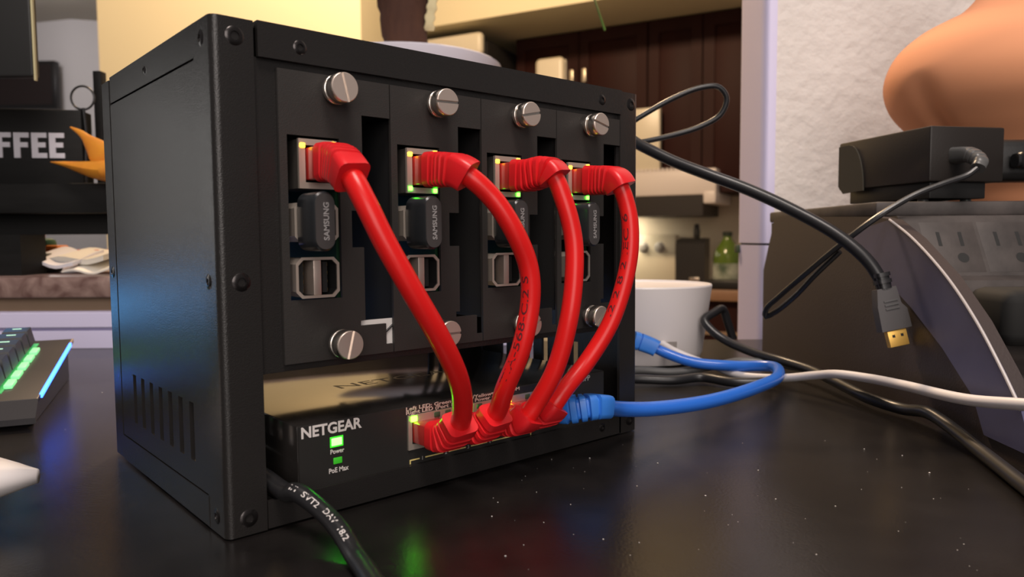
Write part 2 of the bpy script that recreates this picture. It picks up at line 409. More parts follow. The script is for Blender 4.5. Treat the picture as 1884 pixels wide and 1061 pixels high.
# ================================================================== BLADE TRAYS (copied four times)
PITCHX = 41.2
xs = [20.4, 23.0, 41.4, 45.6, 48.3, 50.1, 58.4, 61.2]; zz = [53.0, 56.0, 63.4, 65.4, 73.6, 90.5, 103, 126.8, 135.4, 147.2]
def tray_solid(x, z):
    if 23 < x < 41.4 and 73.6 < z < 126.8: return False
    if x > 50.1 and 65.4 < z < 135.4: return False
    if 45.6 < x and 90.5 < z < 103: return False
    if x > 48.3 and 63.4 < z < 65.4: return False
    if x > 58.4 and 56 < z < 65.4: return False
    return True
def thumbscrew(parent, x, z, ang):
    mb = MB().lathe([(3.2, 0.2), (3.2, -1.6), (4.7, -1.7), (4.9, -2.0), (4.9, -2.9), (4.6, -3.1), (4.2, -3.2), (4.2, -3.9), (4.6, -4.0), (4.9, -4.3), (4.9, -7.4), (4.75, -7.6)], (x, 0, z), 'y', 72,
                    knurl=((3, 4, 9, 10), 0.022))
    t = part('thumbscrew', mb, steel, parent, angle=0.9)
    fb = MB(); ca, sa = math.cos(ang), math.sin(ang)
    for sgn in (1, -1):
        pts = []
        hw_ = 0.5; R = 4.75; a0 = math.asin(hw_/R)
        for k in range(17):
            th = a0+(math.pi-2*a0)*k/16; px, pz = R*math.cos(th), R*math.sin(th)*sgn; pts.append((px, pz))
        inn = [(p[0]*.95, hw_*sgn+(p[1]-hw_*sgn)*.95) for p in pts]
        rot = lambda q: (x+q[0]*ca-q[1]*sa, z+q[0]*sa+q[1]*ca)
        n = len(pts); vs = [(rot(q)[0], -7.6, rot(q)[1]) for q in pts]+[(rot(q)[0], -8.1, rot(q)[1]) for q in pts]+[(rot(q)[0], -8.35, rot(q)[1]) for q in inn]
        fs = [(i, (i+1) % n, n+(i+1) % n, n+i) for i in range(n)]+[(n+i, n+(i+1) % n, 2*n+(i+1) % n, 2*n+i) for i in range(n)]+[[2*n+i for i in range(n)]]
        fb.add(vs, fs)
    part('slotted_head', fb, facedsteel, t)
def make_tray(k, label):
    dx = PITCHX*k
    t = thing('computer_tray', label, 'computer', (41+dx, 30, 53), 'slide-in computer trays of the black case')
    X = lambda *a: [q+dx for q in a]
    part('faceplate', MB().grid(X(*xs), zz, (lambda x, z: tray_solid(x-dx, z)), 0.1, 1.3, 'y'), plate, t)
    part('base_plate', MB().box(45.2+dx, 46.2+dx, 3, 60, 62, 140), inner, t)
    part('side_wall', MB().box(21.4+dx, 22.0+dx, 3, 60, 62, 140), inner, t)
    part('circuit_board', MB().box(41.6+dx, 43.0+dx, 4, 89, 71, 127), pcb, t)
    # ethernet jack, turned on its side
    x0, x1, z0, z1 = 26.6+dx, 40.1+dx, 109.8, 125.8
    jk = part('ethernet_jack', MB().grid([x0, x0+2.2, x1-1.2, x1], [z0, z0+2.0, z1-2.0, z1], lambda a, b: not (x0+2.2 < a < x1-1.2 and z0+2 < b < z1-2), -0.6, 0.5, 'y'), tin, t)
    part('shell', MB().grid([x0+.15, x0+2.1, x1-1.1, x1-.15], [z0+.15, z0+1.9, z1-1.9, z1-.15], lambda a, b: not (x0+2.1 < a < x1-1.1 and z0+1.9 < b < z1-1.9), .5, 12, 'y').box(x0+.15, x1-.15, 12, 20, z0+.15, z1-.15), mat('shaded_shell', (.05, .045, .04), .5), jk)  # shade inside the cutout is put into the shell's dark colour
    for lx, lz in ((27.9, 123.6), (38.9, 124.7)): part('link_light', MB().box(lx-.85+dx, lx+.85+dx, -1.05, -.5, lz-.75, lz+.75, .25), amber, jk)
    if k: 
        for lx, lz in ((27.9, 111.4), (38.7, 110.9)): part('activity_light', MB().box(lx-.8+dx, lx+.8+dx, -1.05, -.5, lz-.8, lz+.8, .25), greenled, jk)
    # two double usb ports, on their side
    for zc in (98.9, 80.8):
        x0, x1, z0, z1 = 24.4+dx, 39.9+dx, zc-6.7, zc+6.7; c = 2.0
        outer = [(x0+c, z0), (x1-c, z0), (x1, z0+c), (x1, z1-c), (x1-c, z1), (x0+c, z1), (x0, z1-c), (x0, z0+c)]
        def ins(p, q): cx, cz = (x0+x1)/2, (z0+z1)/2; return [(cx+(a-cx)*(1-2*q/(x1-x0)), cz+(b-cz)*(1-2*q/(z1-z0))) for a, b in p]
        mb = MB(); rings = [(ins(outer, .0), -1.0), (ins(outer, .9), -1.0), (ins(outer, .9), 12), ]
        back = [(ins(outer, .35), 0.3), (ins(outer, .35), 16)]
        seq = [back[1], back[0], rings[0], rings[1], rings[2]]
        vs = [(a, y, b) for p, y in seq for a, b in p]
        fs = [(r*8+i, r*8+(i+1) % 8, (r+1)*8+(i+1) % 8, (r+1)*8+i) for r in range(4) for i in range(8)]+[[32+i for i in range(8)]]
        mb.add(vs, fs)
        up_ = part('usb_port', mb, tin, t)
        lin = MB(); ol_ = ins(outer, 1.0); lin.add([(a, y, b) for y in (-.6, 11.0) for a, b in ol_]+[(a, y, b) for y in (11.0, -.6) for a, b in ins(outer, .92)], [(i, (i+1) % 8, 8+(i+1) % 8, 8+i) for i in range(8)])
        part('shade_liner', lin, inner, up_)  # added dark sleeve: shade inside the port put into colour
        part('divider', MB().box(30.6+dx, 33.4+dx, -.8, 11, z0+.9, z1-.9, .3), facedsteel, up_)
        for tx in (27.0, 35.6):
            part('tongue', MB().box(tx-.9+dx, tx+.9+dx, 1.2, 11, z0+1.6, z1-1.6), inner, up_)
            cb = MB()
            for q in (-4.2, -1.4, 1.4, 4.2): cb.box(tx+.9+dx, tx+1.15+dx, 1.6, 9, zc+q-.5, zc+q+.5)
            part('contacts', cb, gold, up_)
        part('throat', MB().box(x0+1.0, x1-1.0, 11, 11.6, z0+1, z1-1), inner, up_)
    for z, ang in zip((142.3, 58.4), TANG[k]): thumbscrew(t, 39.6+dx, z, math.radians(ang))
    return t
TANG = [(-76, 76), (2, 0), (12, 20), (-14, 42)]
names = ['leftmost slide-in computer tray, amber lights only, steel thumbscrews', 'second slide-in computer tray from the left, green lights lit',
         'third slide-in computer tray from the left, behind two red cables', 'rightmost slide-in computer tray, next to the right case post']
trays = [make_tray(k, names[k]) for k in range(4)]
pale = mat('bright_gap_white', (0.75, 0.72, 0.70), 0.5)
rb = part('bright_gap_strip', MB().grid([47.6, 57.6, 62.2], [55, 62.6, 65.0], lambda x, z: x > 57.6 or z > 62.6, 1.75, 2.0, 'y'), pale, trays[0], label='added white L-shaped strip standing for the bright gap behind the faceplate')  # added strip: bright background behind the notch put into its white
part('wire', MB().bar((57.5, 1.6, 59), (62, 1.6, 62.6), .4), blackpvc, trays[0])

# usb flash drives
def make_drive(k, label):
    dx = PITCHX*k; xc, zc = 28.4+dx, 98.9
    t = thing('usb_flash_drive', label, 'flash drive', (xc, -6, 89.6), 'tiny usb sticks in the computer trays')
    pts = rrect(7.2, 18.6, 3.4, 6)
    mb = MB(); rows = [(-1.2, .86), (-2.2, 1.0), (-13.2, 1.0), (-13.8, .93)]
    vs = [(xc+a*s, y, zc+b*s) for y, s in rows for a, b in pts]; n = len(pts)
    mb.add(vs, [(r*n+i, r*n+(i+1) % n, (r+1)*n+(i+1) % n, (r+1)*n+i) for r in range(3) for i in range(n)]+[list(range(n)), [3*n+i for i in range(n)]])
    part('body', mb, mat('flash_drive_black', (0.020, 0.022, 0.025), 0.3), t)
    mb = MB().prism([(xc+a*.9, zc+b*.93) for a, b in pts], -13.75, -14.15, 'y')
    part('end_cap', mb, mat('flash_drive_grey', (0.085, 0.08, 0.08), 0.38, 0.4), t)
    part('connector', MB().box(xc-2.2, xc+2.2, -1.4, 10, zc-5.6, zc+5.6), tin, t)
    lg = text_mb('SAMSUNG', 2.6, lambda a, b, c: (xc+1.0-b+0.2, -14.15-c, zc-5.9+a), 0.06, depth=.05, fit=11.8)
    part('lettering', lg, greyprint, t, label='SAMSUNG lettering running upward')
for k, l in enumerate(('tiny black usb stick in the leftmost tray', 'tiny black usb stick in the second tray from the left', 'tiny black usb stick in the third tray, behind a red cable', 'tiny black usb stick in the rightmost tray')): make_drive(k, l)

# ================================================================== NETWORK SWITCH
sw = thing('network_switch', 'black metal five-port network switch with green power light, lying under the trays', 'network switch', (99, 50, 2.2))
glossblack = mat('switch_gloss_black', (0.02, 0.018, 0.017), 0.12)
swface = mat('switch_face_black', (0.022, 0.021, 0.020), 0.4)
SY = 1.9
part('body', MB().box(24.5, 176, SY, 103, 2.3, 31.8, .5), glossblack, sw)
fp = part('front_panel', MB().grid([25.0, 67.4, 145.6, 175.5], [2.8, 15.2, 28.6, 31.4], lambda x, z: not (67.4 < x < 145.6 and 15.2 < z < 28.6), SY-.35, SY+.3, 'y'), swface, sw)
SP = [75.3+15.5*k for k in range(5)]
for k, x in enumerate(SP):
    x0, x1 = x-7.7, x+7.7
    j = part('port', MB().grid([x0, x0+1.6, x1-1.6, x1], [15.4, 17.4, 25.6, 28.4], lambda a, b: not (x0+1.6 < a < x1-1.6 and 17.4 < b < 25.6), SY-.9, SY+.2, 'y'), tin, sw)
    part('cavity', MB().box(x0+1.6, x1-1.6, SY-.25, SY+.15, 17.4, 25.6), inner, j)
    for q in (-5.2, 5.2):
        part('port_light', MB().box(x+q-1.3, x+q+1.3, SY-1.3, SY-.8, 25.9, 27.9, .3), {(0, -1): limeled, (1, 1): limeled, (3, -1): amber}.get((k, 1 if q > 0 else -1), offled), j)
FZ = SY-.35
front = lambda x0, z0: (lambda a, b, c: (x0+a, FZ-c, z0+b))
part('logo_lettering', text_mb('NETGEAR', 5.2, front(25.9, 27.5), 0.14, fit=22.6), whiteprint, sw, label='NETGEAR lettering')
part('power_light', MB().box(36.7, 40.7, FZ-.35, FZ+.1, 22.9, 25.6, .25), brightgreen, sw)
part('power_light_window', MB().box(36.2, 41.2, FZ-.15, FZ, 22.4, 26.1, .05), mat('green_lens', (0.02, 0.2, 0.02), 0.3, emit=(0.05, 0.8, 0.02), estr=1.0), sw)
part('max_light', MB().box(37.3, 40.6, FZ-.3, FZ+.1, 16.5, 18.7, .2), dimgreen, sw)
part('lettering', text_mb('Power', 2.2, front(36.3, 20.2), 0.03, fit=5.2), whiteprint, sw)
part('lettering', text_mb('PoE Max', 2.4, front(35.6, 13.6), 0.03, fit=7.4), whiteprint, sw)
part('lettering', text_mb('Left LED: Green=1000M/Yellow=100M/10M', 1.9, front(67.0, 30.2), 0.03, fit=56), pinkprint, sw)
part('lettering', text_mb('Right LED (Port 1-4): PoE Power Output', 1.9, front(67.0, 28.75), 0.03, fit=50), pinkprint, sw)
part('lettering', text_mb('GS305PP', 3.4, front(153.2, 28.6), 0.05, fit=13), greyprint, sw)
br = MB(); zb = 11.2
for a, b in ((68.2, 72.6), (75.2, 83.5), (86.1, 94.4), (97.0, 105.3), (107.9, 129.5)): br.box(a, b, FZ-.12, FZ, zb, zb+.45)
br.box(68.2, 68.7, FZ-.12, FZ, zb-1.2, zb); br.box(129, 129.5, FZ-.12, FZ, zb-1.2, zb)
part('port_bracket', br, yellowprint, sw)
for k in range(4): part('port_number', text_mb(str(k+1), 2.0, front((73.4, 84.3, 95.2, 106.2)[k], zb-.5), 0.03), greyprint, sw)
part('top_emboss', text_mb('NETGEAR', 11, lambda a, b, c: (66+a, 48+b, 31.8+c), 0.0, depth=.05, fit=64), mat('matt_black_ink', (.02, .015, .012), .5, spec=.4), sw)

# ================================================================== PATCH CABLES
def boot_mb(P, L, w0, h0, w1, h1, rev=False, start=6.0, rib=2.7):
    Q = P[::-1] if rev else P
    d = arclen(Q); n = int(np.searchsorted(d, L)); idx = list(range(int(np.searchsorted(d, start)), n)); Q2 = Q[:n]
    fr = frames(Q2, np.array([0, 0, 1.0])); mb = MB(); secs = []; vs = []; k = 16
    for i in idx:
        s = (d[i]-start)/(L-start); w = w0+(w1-w0)*s; h = h0+(h1-h0)*s; x = d[i]-start
        if x > 4 and s < 0.84 and ((x-4) % rib) < 1.0: w *= .78; h *= .78
        q = rrect(h, w, min(w, h)*.22, 3); _, n1, n2 = fr[i]
        for a, b in q: vs.append(tuple(Q2[i]+n1*a+n2*b))
    m_ = len(idx); fs = [(i*k+j, i*k+(j+1) % k, (i+1)*k+(j+1) % k, (i+1)*k+j) for i in range(m_-1) for j in range(k)]
    fs += [list(range(k))[::-1], [(m_-1)*k+j for j in range(k)]]
    mb.add(vs, fs); return mb
def patch(label, pts, x_pi, x_sw, r, printing=None):
    zj = 117.8
    P = spline([(x_pi, -0.5, zj), (x_pi, -6, zj), (x_pi, -13, zj-.3)]+pts+[(x_sw, -13, 22.2), (x_sw, -6, 22.0), (x_sw, -0.5, 22.0)], 0.35)
    mid = P[len(P)//2]; t = thing('patch_cable', label, 'cable', (x_sw, -10, 14), 'short red network patch cables')
    d = arclen(P); i0 = int(np.searchsorted(d, 20)); i1 = int(np.searchsorted(d, d[-1]-16)); body = P[i0:i1:3]
    part('cord', MB().tube(body, r, 18), redpvc, t)
    part('boot', boot_mb(P, 27, 10.2, 12.6, 10.2, 11.0), redboot, t)
    part('boot', boot_mb(P, 23, 12.4, 10.6, 11.4, 10.2, rev=True), redboot, t)
    part('plug', MB().box(x_pi-4.1, x_pi+4.1, -7.5, 8, zj-5.2, zj+5.2, .5), redclear, t)
    part('plug', MB().box(x_sw-5.8, x_sw+5.8, -7.5, SY-.4, 22-4, 22+3.6, .5), redclear, t)
    if printing:
        for txt, s0, ang, size, fit, m in printing: part('printing', text_mb(txt, size, on_cable(body, r, s0, ang), 0.03, depth=.04, fit=fit), m, t)
    return t, body
RC = 3.55
px3 = lambda L: [tuple(atY(x, y, Y)) for x, y, Y in L]
JX = [33.5+PITCHX*k for k in range(4)]
c1 = patch('red patch cable from the leftmost tray down to the first switch port', px3([(645, 322, -25), (672, 372, -31), (708, 445, -35), (757, 532, -38), (808, 620, -38), (841, 690, -34), (851, 742, -27), (846, 778, -20.5)]), JX[0], SP[0], RC)
c2 = patch('red patch cable from the second tray, printed with 568-C.2', px3([(853, 318, -25), (905, 363, -31), (946, 425, -35), (972, 490, -36), (976, 550, -36), (959, 640, -34), (930, 712, -28), (913, 760, -20.5)]), JX[1], SP[1], RC)
c3 = patch('red patch cable from the third tray, plain with no printing', px3([(1013, 318, -24), (1038, 370, -29), (1055, 440, -32), (1056, 510, -34), (1046, 590, -34), (1021, 680, -30), (988, 740, -24), (966, 770, -20.5)]), JX[2], SP[2], RC)
c4 = patch('red patch cable from the rightmost tray, nearest the blue cable', px3([(1136, 336, -24), (1155, 385, -28), (1160, 440, -30), (1153, 500, -30), (1125, 590, -28), (1082, 662, -24), (1040, 715, -22), (1016, 748, -20)]), JX[3], SP[3], RC)
def cam_angle(P, s):
    # angle on the cable that faces the camera at arclength s
    d = arclen(P); i = int(np.searchsorted(d, s)); fr = frames(P); _, n1, n2 = fr[i]; v = CAM-P[i]; return math.atan2(v@n2, v@n1)
def print_on(t, P, r, txt, s0, size, fit, m, off=0.0, flip=1):
    a = cam_angle(P, s0+flip*fit/2)+off
    part('printing', text_mb(txt, size, on_cable(P, r, s0, a, flip), 0.03, depth=.03, fit=fit), m, t)
t2, b2 = c2; L2 = arclen(b2)[-1]
print_on(t2, b2, RC, 'TIA-568-C.2 S', L2*0.80, 3.6, 40, inkdark, flip=-1, off=.2)
t4, b4 = c4; L4 = arclen(b4)[-1]
print_on(t4, b4, RC, '.2 2 8 2 IEC 6', L4*0.56, 3.4, 44, inkdark, flip=-1, off=.25)

# blue patch cable
bp = [(SP[4], -.5, 22), (SP[4], -6, 22), (SP[4], -13, 22.2)]+[tuple(atY(1095, 747, -20))]+[tuple(atv(x, y, v)) for x, y, v in ((1140, 752, 324), (1200, 752, 338), (1300, 739, 362), (1390, 713, 400), (1432, 691, 440), (1420, 674, 468), (1350, 673, 482), (1275, 666, 490), (1222, 648, 497), (1200, 637, 499), (1176, 628, 500), (1160, 624, 500))]
P = spline(bp, .35); d = arclen(P)
t = thing('patch_cable', 'blue patch cable looping from the last switch port round to the right', 'cable', (SP[4], -10, 14))
i0 = int(np.searchsorted(d, 17)); i1 = int(np.searchsorted(d, d[-1]-15))
part('cord', MB().tube(P[i0:i1:3], 3.5, 18), bluepvc, t)
part('boot', boot_mb(P, 30, 12.2, 11.6, 10.6, 9.8, rib=3.2), blueboot, t)
part('plug', MB().box(SP[4]-5.8, SP[4]+5.8, -7.5, SY-.4, 18, 25.6, .5), bluepvc, t)
part('boot', boot_mb(P, 19, 11.5, 12, 10.5, 11, rev=True, start=2, rib=40), blueboot, t)
cp_ = P[-1]; part('coupler', MB(lambda u, v, z: np.array([cp_[0], cp_[1], 0])+RU*u+RV*v+np.array([0, 0, z])).box(-34, 1, -9, 9, 0.2, float(cp_[2])+8, 1.5), blackplastic, t)

# ================================================================== OTHER CORDS
def cord(label, pts, r, material, name='black_cable', step=2.0, cat='cable', base=None, seg=12):
    P = spline(pts, step); P[:, 2] = np.maximum(P[:, 2], r+.15); i = int(np.argmin(P[:, 2])); b = base if base is not None else tuple(P[i]-np.array([0, 0, r]))
    o = thing(name, label, cat, b); part('cord', MB().tube(P, r, seg), material, o); return o, P
pv = lambda L: [tuple(atv(x, y, v)) for x, y, v in L]
# switch power cord coming out under the left post, in the foreground
pc = [(17.5, 95, 14), (17.5, 45, 14), (17.3, 12, 14), (18.2, -4, 12.5)]+[tuple(room(*q)) for q in ()]
pc += [tuple(atY(545, 905, -9)), tuple(atY(590, 937, -20)), tuple(atY(625, 975, -31)), (20.6, -42.7, 3.4), (16, -60.8, 3.1), (9.9, -83, 3.1)]
o, P = cord('black printed power cord running out under the left case post towards us', pc, 3.0, blackpvc, step=1.0)
Lp = arclen(P)[-1]
for txt, s0, fit in (('I/I  SVT2', 104, 13), ('DAV  18/2', 120, 15)):
    a = cam_angle(P, s0+fit/2); part('printing', text_mb(txt, 2.6, on_cable(P, 3.0, s0, a+.15), 0.02, depth=.03, fit=fit), whiteprint, o)
# hdmi cable draped through the air
hp = [(140, 131, 116), (150, 150, 122)]+pv([(1120, 240, 470), (1180, 268, 452), (1240, 297, 440), (1300, 320, 430), (1380, 350, 420), (1460, 387, 410), (1540, 432, 398), (1595, 478, 389), (1618, 512, 385), (1626, 535, 383)])
o, P = cord('thick black video cable with a gold-tipped plug hanging before the battery unit', hp, 3.4, blackpvc, 'video_cable', base=tuple(atv(1650, 632, 380)))
a_ = np.array(atv(1626, 530, 383)); b_ = np.array(atv(1645, 606, 380)); c_ = np.array(atv(1652, 632, 379.5))
ax = (b_-a_)/np.linalg.norm(b_-a_); sd = RU-ax*(RU@ax); sd /= np.linalg.norm(sd); nn = np.cross(ax, sd); nn = nn if nn@RV < 0 else -nn
def Tp(s_, l, n): return a_+sd*s_+ax*l+nn*n
LL = np.linalg.norm(b_-a_)
mb = MB(Tp).prism([(-5.0, 0), (5.0, 0), (5.6, 9), (7.8, 12), (8.0, LL), (-7.6, LL), (-6.9, 9)], -3, 3)
pl = part('plug', mb, mat('dark_grey_plastic', (0.085, 0.08, 0.082), 0.45), o)
for k in range(3): part('grip_rib', MB(Tp).box(-3.2, 4, 6.5+k*2, 7.2+k*2, 3, 3.5), greypvc, pl)
part('gold_tip', MB(Tp).box(-5.0, 5.0, LL+.2, LL+8.6, -1.4, 2.4, .4), mat('gold_tip', (0.95, 0.58, 0.14), .45, .6), o, label='gold connector tip')
for q in (-2.2, 2.2): part('tip_hole', MB(Tp).box(q-.7, q+.7, LL+2.4, LL+3.8, 2.3, 2.5), inner, o)
part('strain_relief', MB(Tp).sweep(np.array([(0, -8, 0), (0, -6, 0), (0, -5.9, 0), (0, -4.5, 0), (0, -4.4, 0), (0, -2.5, 0), (0, -2.4, 0), (0, .3, 0)], float), lambda i: rrect(*((8.6, 7.2) if i in (0, 1, 4, 5) else (7.2, 6.2)), 1.6)), blackpvc, o)
# thin wire loop
cord('thin black wire looping out beside the top right of the case', [(120, 131, 124), (132, 150, 126)]+pv([(1130, 245, 480), (1176, 216, 478), (1240, 180, 476), (1290, 161, 475), (1322, 160, 475), (1337, 180, 476), (1326, 210, 478), (1290, 232, 480), (1240, 248, 482), (1180, 261, 486), (1130, 268, 490)])+[(118, 152, 110), (108, 131, 108)], 1.75, blackpvc, 'wire_loop')
# kinked black lead that runs on to the foreground right
kp = pv([(1348, 622, 548), (1338, 590, 545), (1329, 568, 542), (1314, 575, 536), (1296, 589, 530), (1308, 606, 525), (1335, 626, 518), (1385, 648, 503), (1440, 664, 486), (1490, 680, 462), (1545, 706, 424), (1600, 733, 392), (1660, 752, 372), (1705, 758, 350), (1730, 772, 340), (1800, 826, 304), (1884, 893, 262), (1960, 960, 232)])+[tuple(room(190, 195, 3.2)), tuple(room(260, 120, 3.2)), tuple(room(500, 60, 3.2))]
cord('black lead kinked by the white hub, snaking along the battery unit to the right', kp, 3.0, blackpvc)
part_ = None
o, P = cord('white lead running from the white hub to the right in front of the battery unit', pv([(1218, 632, 522), (1240, 645, 512), (1275, 660, 506), (1310, 672, 500), (1360, 690, 478), (1440, 695, 452), (1500, 690, 430), (1540, 688, 412), (1600, 696, 388), (1660, 708, 358), (1780, 735, 310), (1884, 744, 282), (1980, 752, 262), (2150, 800, 240)])+[tuple(room(250, 205, 3.5)), tuple(room(330, 190, 3)), tuple(room(600, 200, 3))], 2.5, whitepvc, 'white_cable')
cord('upper of two dark leads lying behind the case, beneath the blue cable', [(120, 250, 2.8), (150, 200, 2.8)]+pv([(1120, 688, 480), (1175, 681, 490), (1240, 684, 492), (1300, 676, 495), (1360, 664, 500), (1420, 668, 495), (1470, 676, 488)]), 2.6, greypvc, 'grey_cable')
cord('lower dark lead lying behind the case, nearer than its neighbour', [(60, 200, 3.2), (110, 170, 3.2)]+pv([(1120, 698, 458), (1175, 697, 462), (1240, 699, 462), (1290, 694, 466), (1350, 703, 452), (1420, 702, 448)]), 3.0, blackpvc)

# ================================================================== WHITE HUB
hub = thing('white_hub', 'white tapered bucket-shaped hub with a small grey label on the desk', 'router', room(100, 569, 0))
hc = room(100, 569, 0)
part('shell', MB().lathe([(40, 0), (43, 1.2), (45.5, 8), (51.8, 54), (52.2, 57), (51.6, 58), (50, 58), (49, 56.5), (0.1, 56)], hc, 'z', 48), mat('white_plastic', (0.76, 0.71, 0.70), 0.42), hub)
def hubp(a, z): 
    r = 45.5+(z-8)*6.3/46+.15; v = CAM-np.array(hc); b = math.atan2(v[1], v[0])+a/r; return (hc[0]+r*math.cos(b), hc[1]+r*math.sin(b), z)
mb = MB(); G = [[hubp(a, z) for z in (9, 19)] for a in np.linspace(14, 26, 7)]
mb.add([p for c in G for p in c], [(2*i, 2*i+2, 2*i+3, 2*i+1) for i in range(6)])
part('label', mb, mat('grey_label', (0.40, 0.36, 0.34), 0.6, base2=(0.25, 0.22, 0.2), noise=.3, nscale=300), hub)

# ================================================================== BATTERY UNIT (UPS)
e0 = np.array([205.0, 604.0]); ed = np.array([0.0, -1.0]); en = np.array([1.0, 0.0])   # end face starts at the back and runs towards us; length runs right
def Te(s, l, z): q = e0+ed*s+en*l; return room(q[0], q[1], z)
def epix(x, y):
    d = ray(x, y); du, dv = d@RU, d@RV; t = (e0@en)/(du*en[0]+dv*en[1]); q = np.array([du, dv])*t; return float((q-e0)@ed), float(CAM[2]+d[2]*t)
ups = thing('battery_backup', 'large black dusty battery backup unit with curved front and outlets on top', 'battery backup', Te(150, 130, 0))
outer = [epix(x, y) for x, y in ((1640, 404), (1682, 438), (1745, 508), (1800, 590), (1848, 680), (1884, 755))]
upsm = mat('ups_black', (0.045, 0.032, 0.031), 0.5, bump=.2, bscale=900)
dusty = mat('dusty_black_plastic', (0.03, 0.025, 0.024), 0.6, base2=(0.09, 0.075, 0.07), noise=0.45, nscale=45, bump=.15, bscale=500)
blueband = mat('slate_blue_plastic', (0.085, 0.085, 0.16), 0.4, base2=(0.11, 0.11, 0.20), noise=.5, nscale=40)
sl, zl = outer[-1]
prof = [(0, 0), (0, 66), (24, 107.4), (31, 108), (185, 104)]+outer+[(sl+8, max(4, zl-18)), (sl+8, 0)]
part('end_cap', MB(lambda s, z, l: Te(s, l, z)).prism(prof, 0, 6), upsm, ups)
# raised trim band that follows the curved front edge
mid = [((a[0]), a[1]) for a in outer]
inn_px = ((1556, 432), (1610, 490), (1680, 565), (1738, 640), (1795, 730), (1815, 800))
innr = [epix(x, y) for x, y in inn_px]
band = outer+[(sl+8, max(6, zl-18))]+[(s, max(3, z)) for s, z in innr[::-1]]
part('trim_band', MB(lambda s, z, l: Te(s, l, z)).prism(band, -1.2, 0.2), blueband, ups, label='slate-blue curved trim band')
edge = spline([tuple(Te(s, -1.0, z)) for s, z in outer], 3)
part('edge_line', MB().tube(edge, .7, 8), mat('pale_edge', (0.5, 0.46, 0.46), .4), ups)
# main body: stepped top with the outlet panel
so = [s for s, z in outer]; zo = [z for s, z in outer]
s2 = outer[2][0]; 
body = [(0, 0), (0, 104), (196, 104), (198, 102), (214, 72), (224, 70), (228, 60), (232, 38), (sl-6, 12), (sl-6, 0)]
part('body', MB(lambda s, z, l: Te(s, l, z)).prism(body, 6, 275), dusty, ups)
part('back_rim', MB(Te).box(6, 181, 2, 275, 104.2, 112.5, 1.5), dusty, ups)
# outlets on the sloping panel
pd = np.array([214-198, 72-102.]); PL = np.linalg.norm(pd); pd /= PL; pn = np.array([-pd[1], pd[0]])
def To(a, b, c):    # a along length, b down the slope, c out of the panel
    q = np.array([198, 102.])+pd*b+pn*c; return Te(q[0], a, q[1])
for k, a in enumerate((31, 62, 93, 124, 155, 186, 217)):
    ol = part('outlet', MB(To).box(a-14.6, a+14.6, 2, 32, -.5, .06, .02), dusty, ups)
    part('slot', MB(To).box(a-6.9, a-4.9, 8, 16.5, -.3, .12), inner, ol); part('slot', MB(To).box(a+4.9, a+6.9, 8, 16.5, -.3, .12), inner, ol)
    part('ground_hole', MB(To).prism([(a+4.5+3.0*math.cos(t), 23.5+2.9*math.sin(t)) for t in np.linspace(0, 2*math.pi, 14, endpoint=False)], -.3, .12), inner, ol)
# black fuzzy plug body lying at the front right of the unit
bc = np.array(atv(1872, 585, 345))
bru = thing('plug_adapter', 'black rounded wall plug lying on the step of the battery unit', 'plug', tuple(bc-np.array([0, 0, 18])))
part('body', MB(lambda u, v, z: bc+RU*u+RV*v+np.array([0, 0, z])).box(-14, 34, -14, 18, -12, 14, 6, 3), mat('matt_black_rubber', (0.008, 0.008, 0.008), .8), bru)
part('cord', MB().tube(spline([tuple(bc+RU*30), tuple(bc+RU*60+RV*-5), tuple(bc+RU*100+np.array([0, 0, -30]))], 2), 3, 10), blackpvc, bru)

# power adapter on top of the battery unit
Lc, Mc, Rc = np.array([219., 500.]), np.array([235., 420.]), np.array([283., 429.6])
ea, eb = (Lc-Mc), (Rc-Mc); la, lb = np.linalg.norm(ea), np.linalg.norm(eb); ea /= la; eb /= lb
def Ta(a, b, z): q = Mc+ea*a+eb*b; return room(q[0], q[1], z)
ad = thing('power_adapter', 'black rectangular power adapter with an elbow plug on the battery unit', 'power adapter', Ta(la/2, lb/2, 112.5))
warmblack = mat('warm_black_plastic', (0.018, 0.014, 0.012), 0.45, bump=.1, bscale=900)
part('housing', MB(Ta).box(0, la, 0, lb, 123.5, 154.6, 1.2), warmblack, ad)
part('base', MB(Ta).box(3, la-8, 3, lb-9, 114.2, 123.6, .6), blackplastic, ad)
for a in (14, la-22):
    for b in (8, lb-12): part('foot', MB(Ta).lathe([(3, 112.5), (3, 114.4)], (a, b, 0), 'z', 12), greypvc, ad)
mb = MB(Ta).prism([(la-12-14*math.sin(t)*(1 if t < 1.57 else 1), 122+30*math.cos(t)) for t in np.linspace(0, math.pi*.5, 8)]+[(la-6, 121), (la-1, 126), (la-1, 152)], -.9, .1, 'y')
part('latch', mb, mat('olive_black_plastic', (0.045, 0.04, 0.03), .5), ad)
e1 = np.array(atv(1757, 286, 424)); e2 = np.array(atv(1785, 285, 412)); e3 = np.array(atv(1803, 298, 404)); e4 = np.array(atv(1799, 309, 402))
P = spline([tuple(np.array(Ta(3, 17, 140))*0+e1), tuple(e2), tuple(e3), tuple(e4)], .5); nP = len(P)
part('elbow_plug', MB().sweep(P, lambda i: rrect(*((9.4-2.5*i/nP, 9.4-2.5*i/nP) if (i % 7) < 5 or i < nP*.5 else (7.0, 7.0)), 2.6)), greypvc, ad)
lead = pv([(1797, 309, 402), (1780, 322, 402), (1735, 338, 402), (1680, 360, 402), (1610, 402, 402), (1540, 455, 412), (1480, 505, 425), (1430, 548, 445), (1411, 566, 452), (1408, 582, 456), (1424, 575, 452), (1462, 545, 440), (1500, 505, 426), (1545, 462, 414)])
part('lead', MB().tube(spline(lead, 2), 1.7, 10), blackpvc, ad)
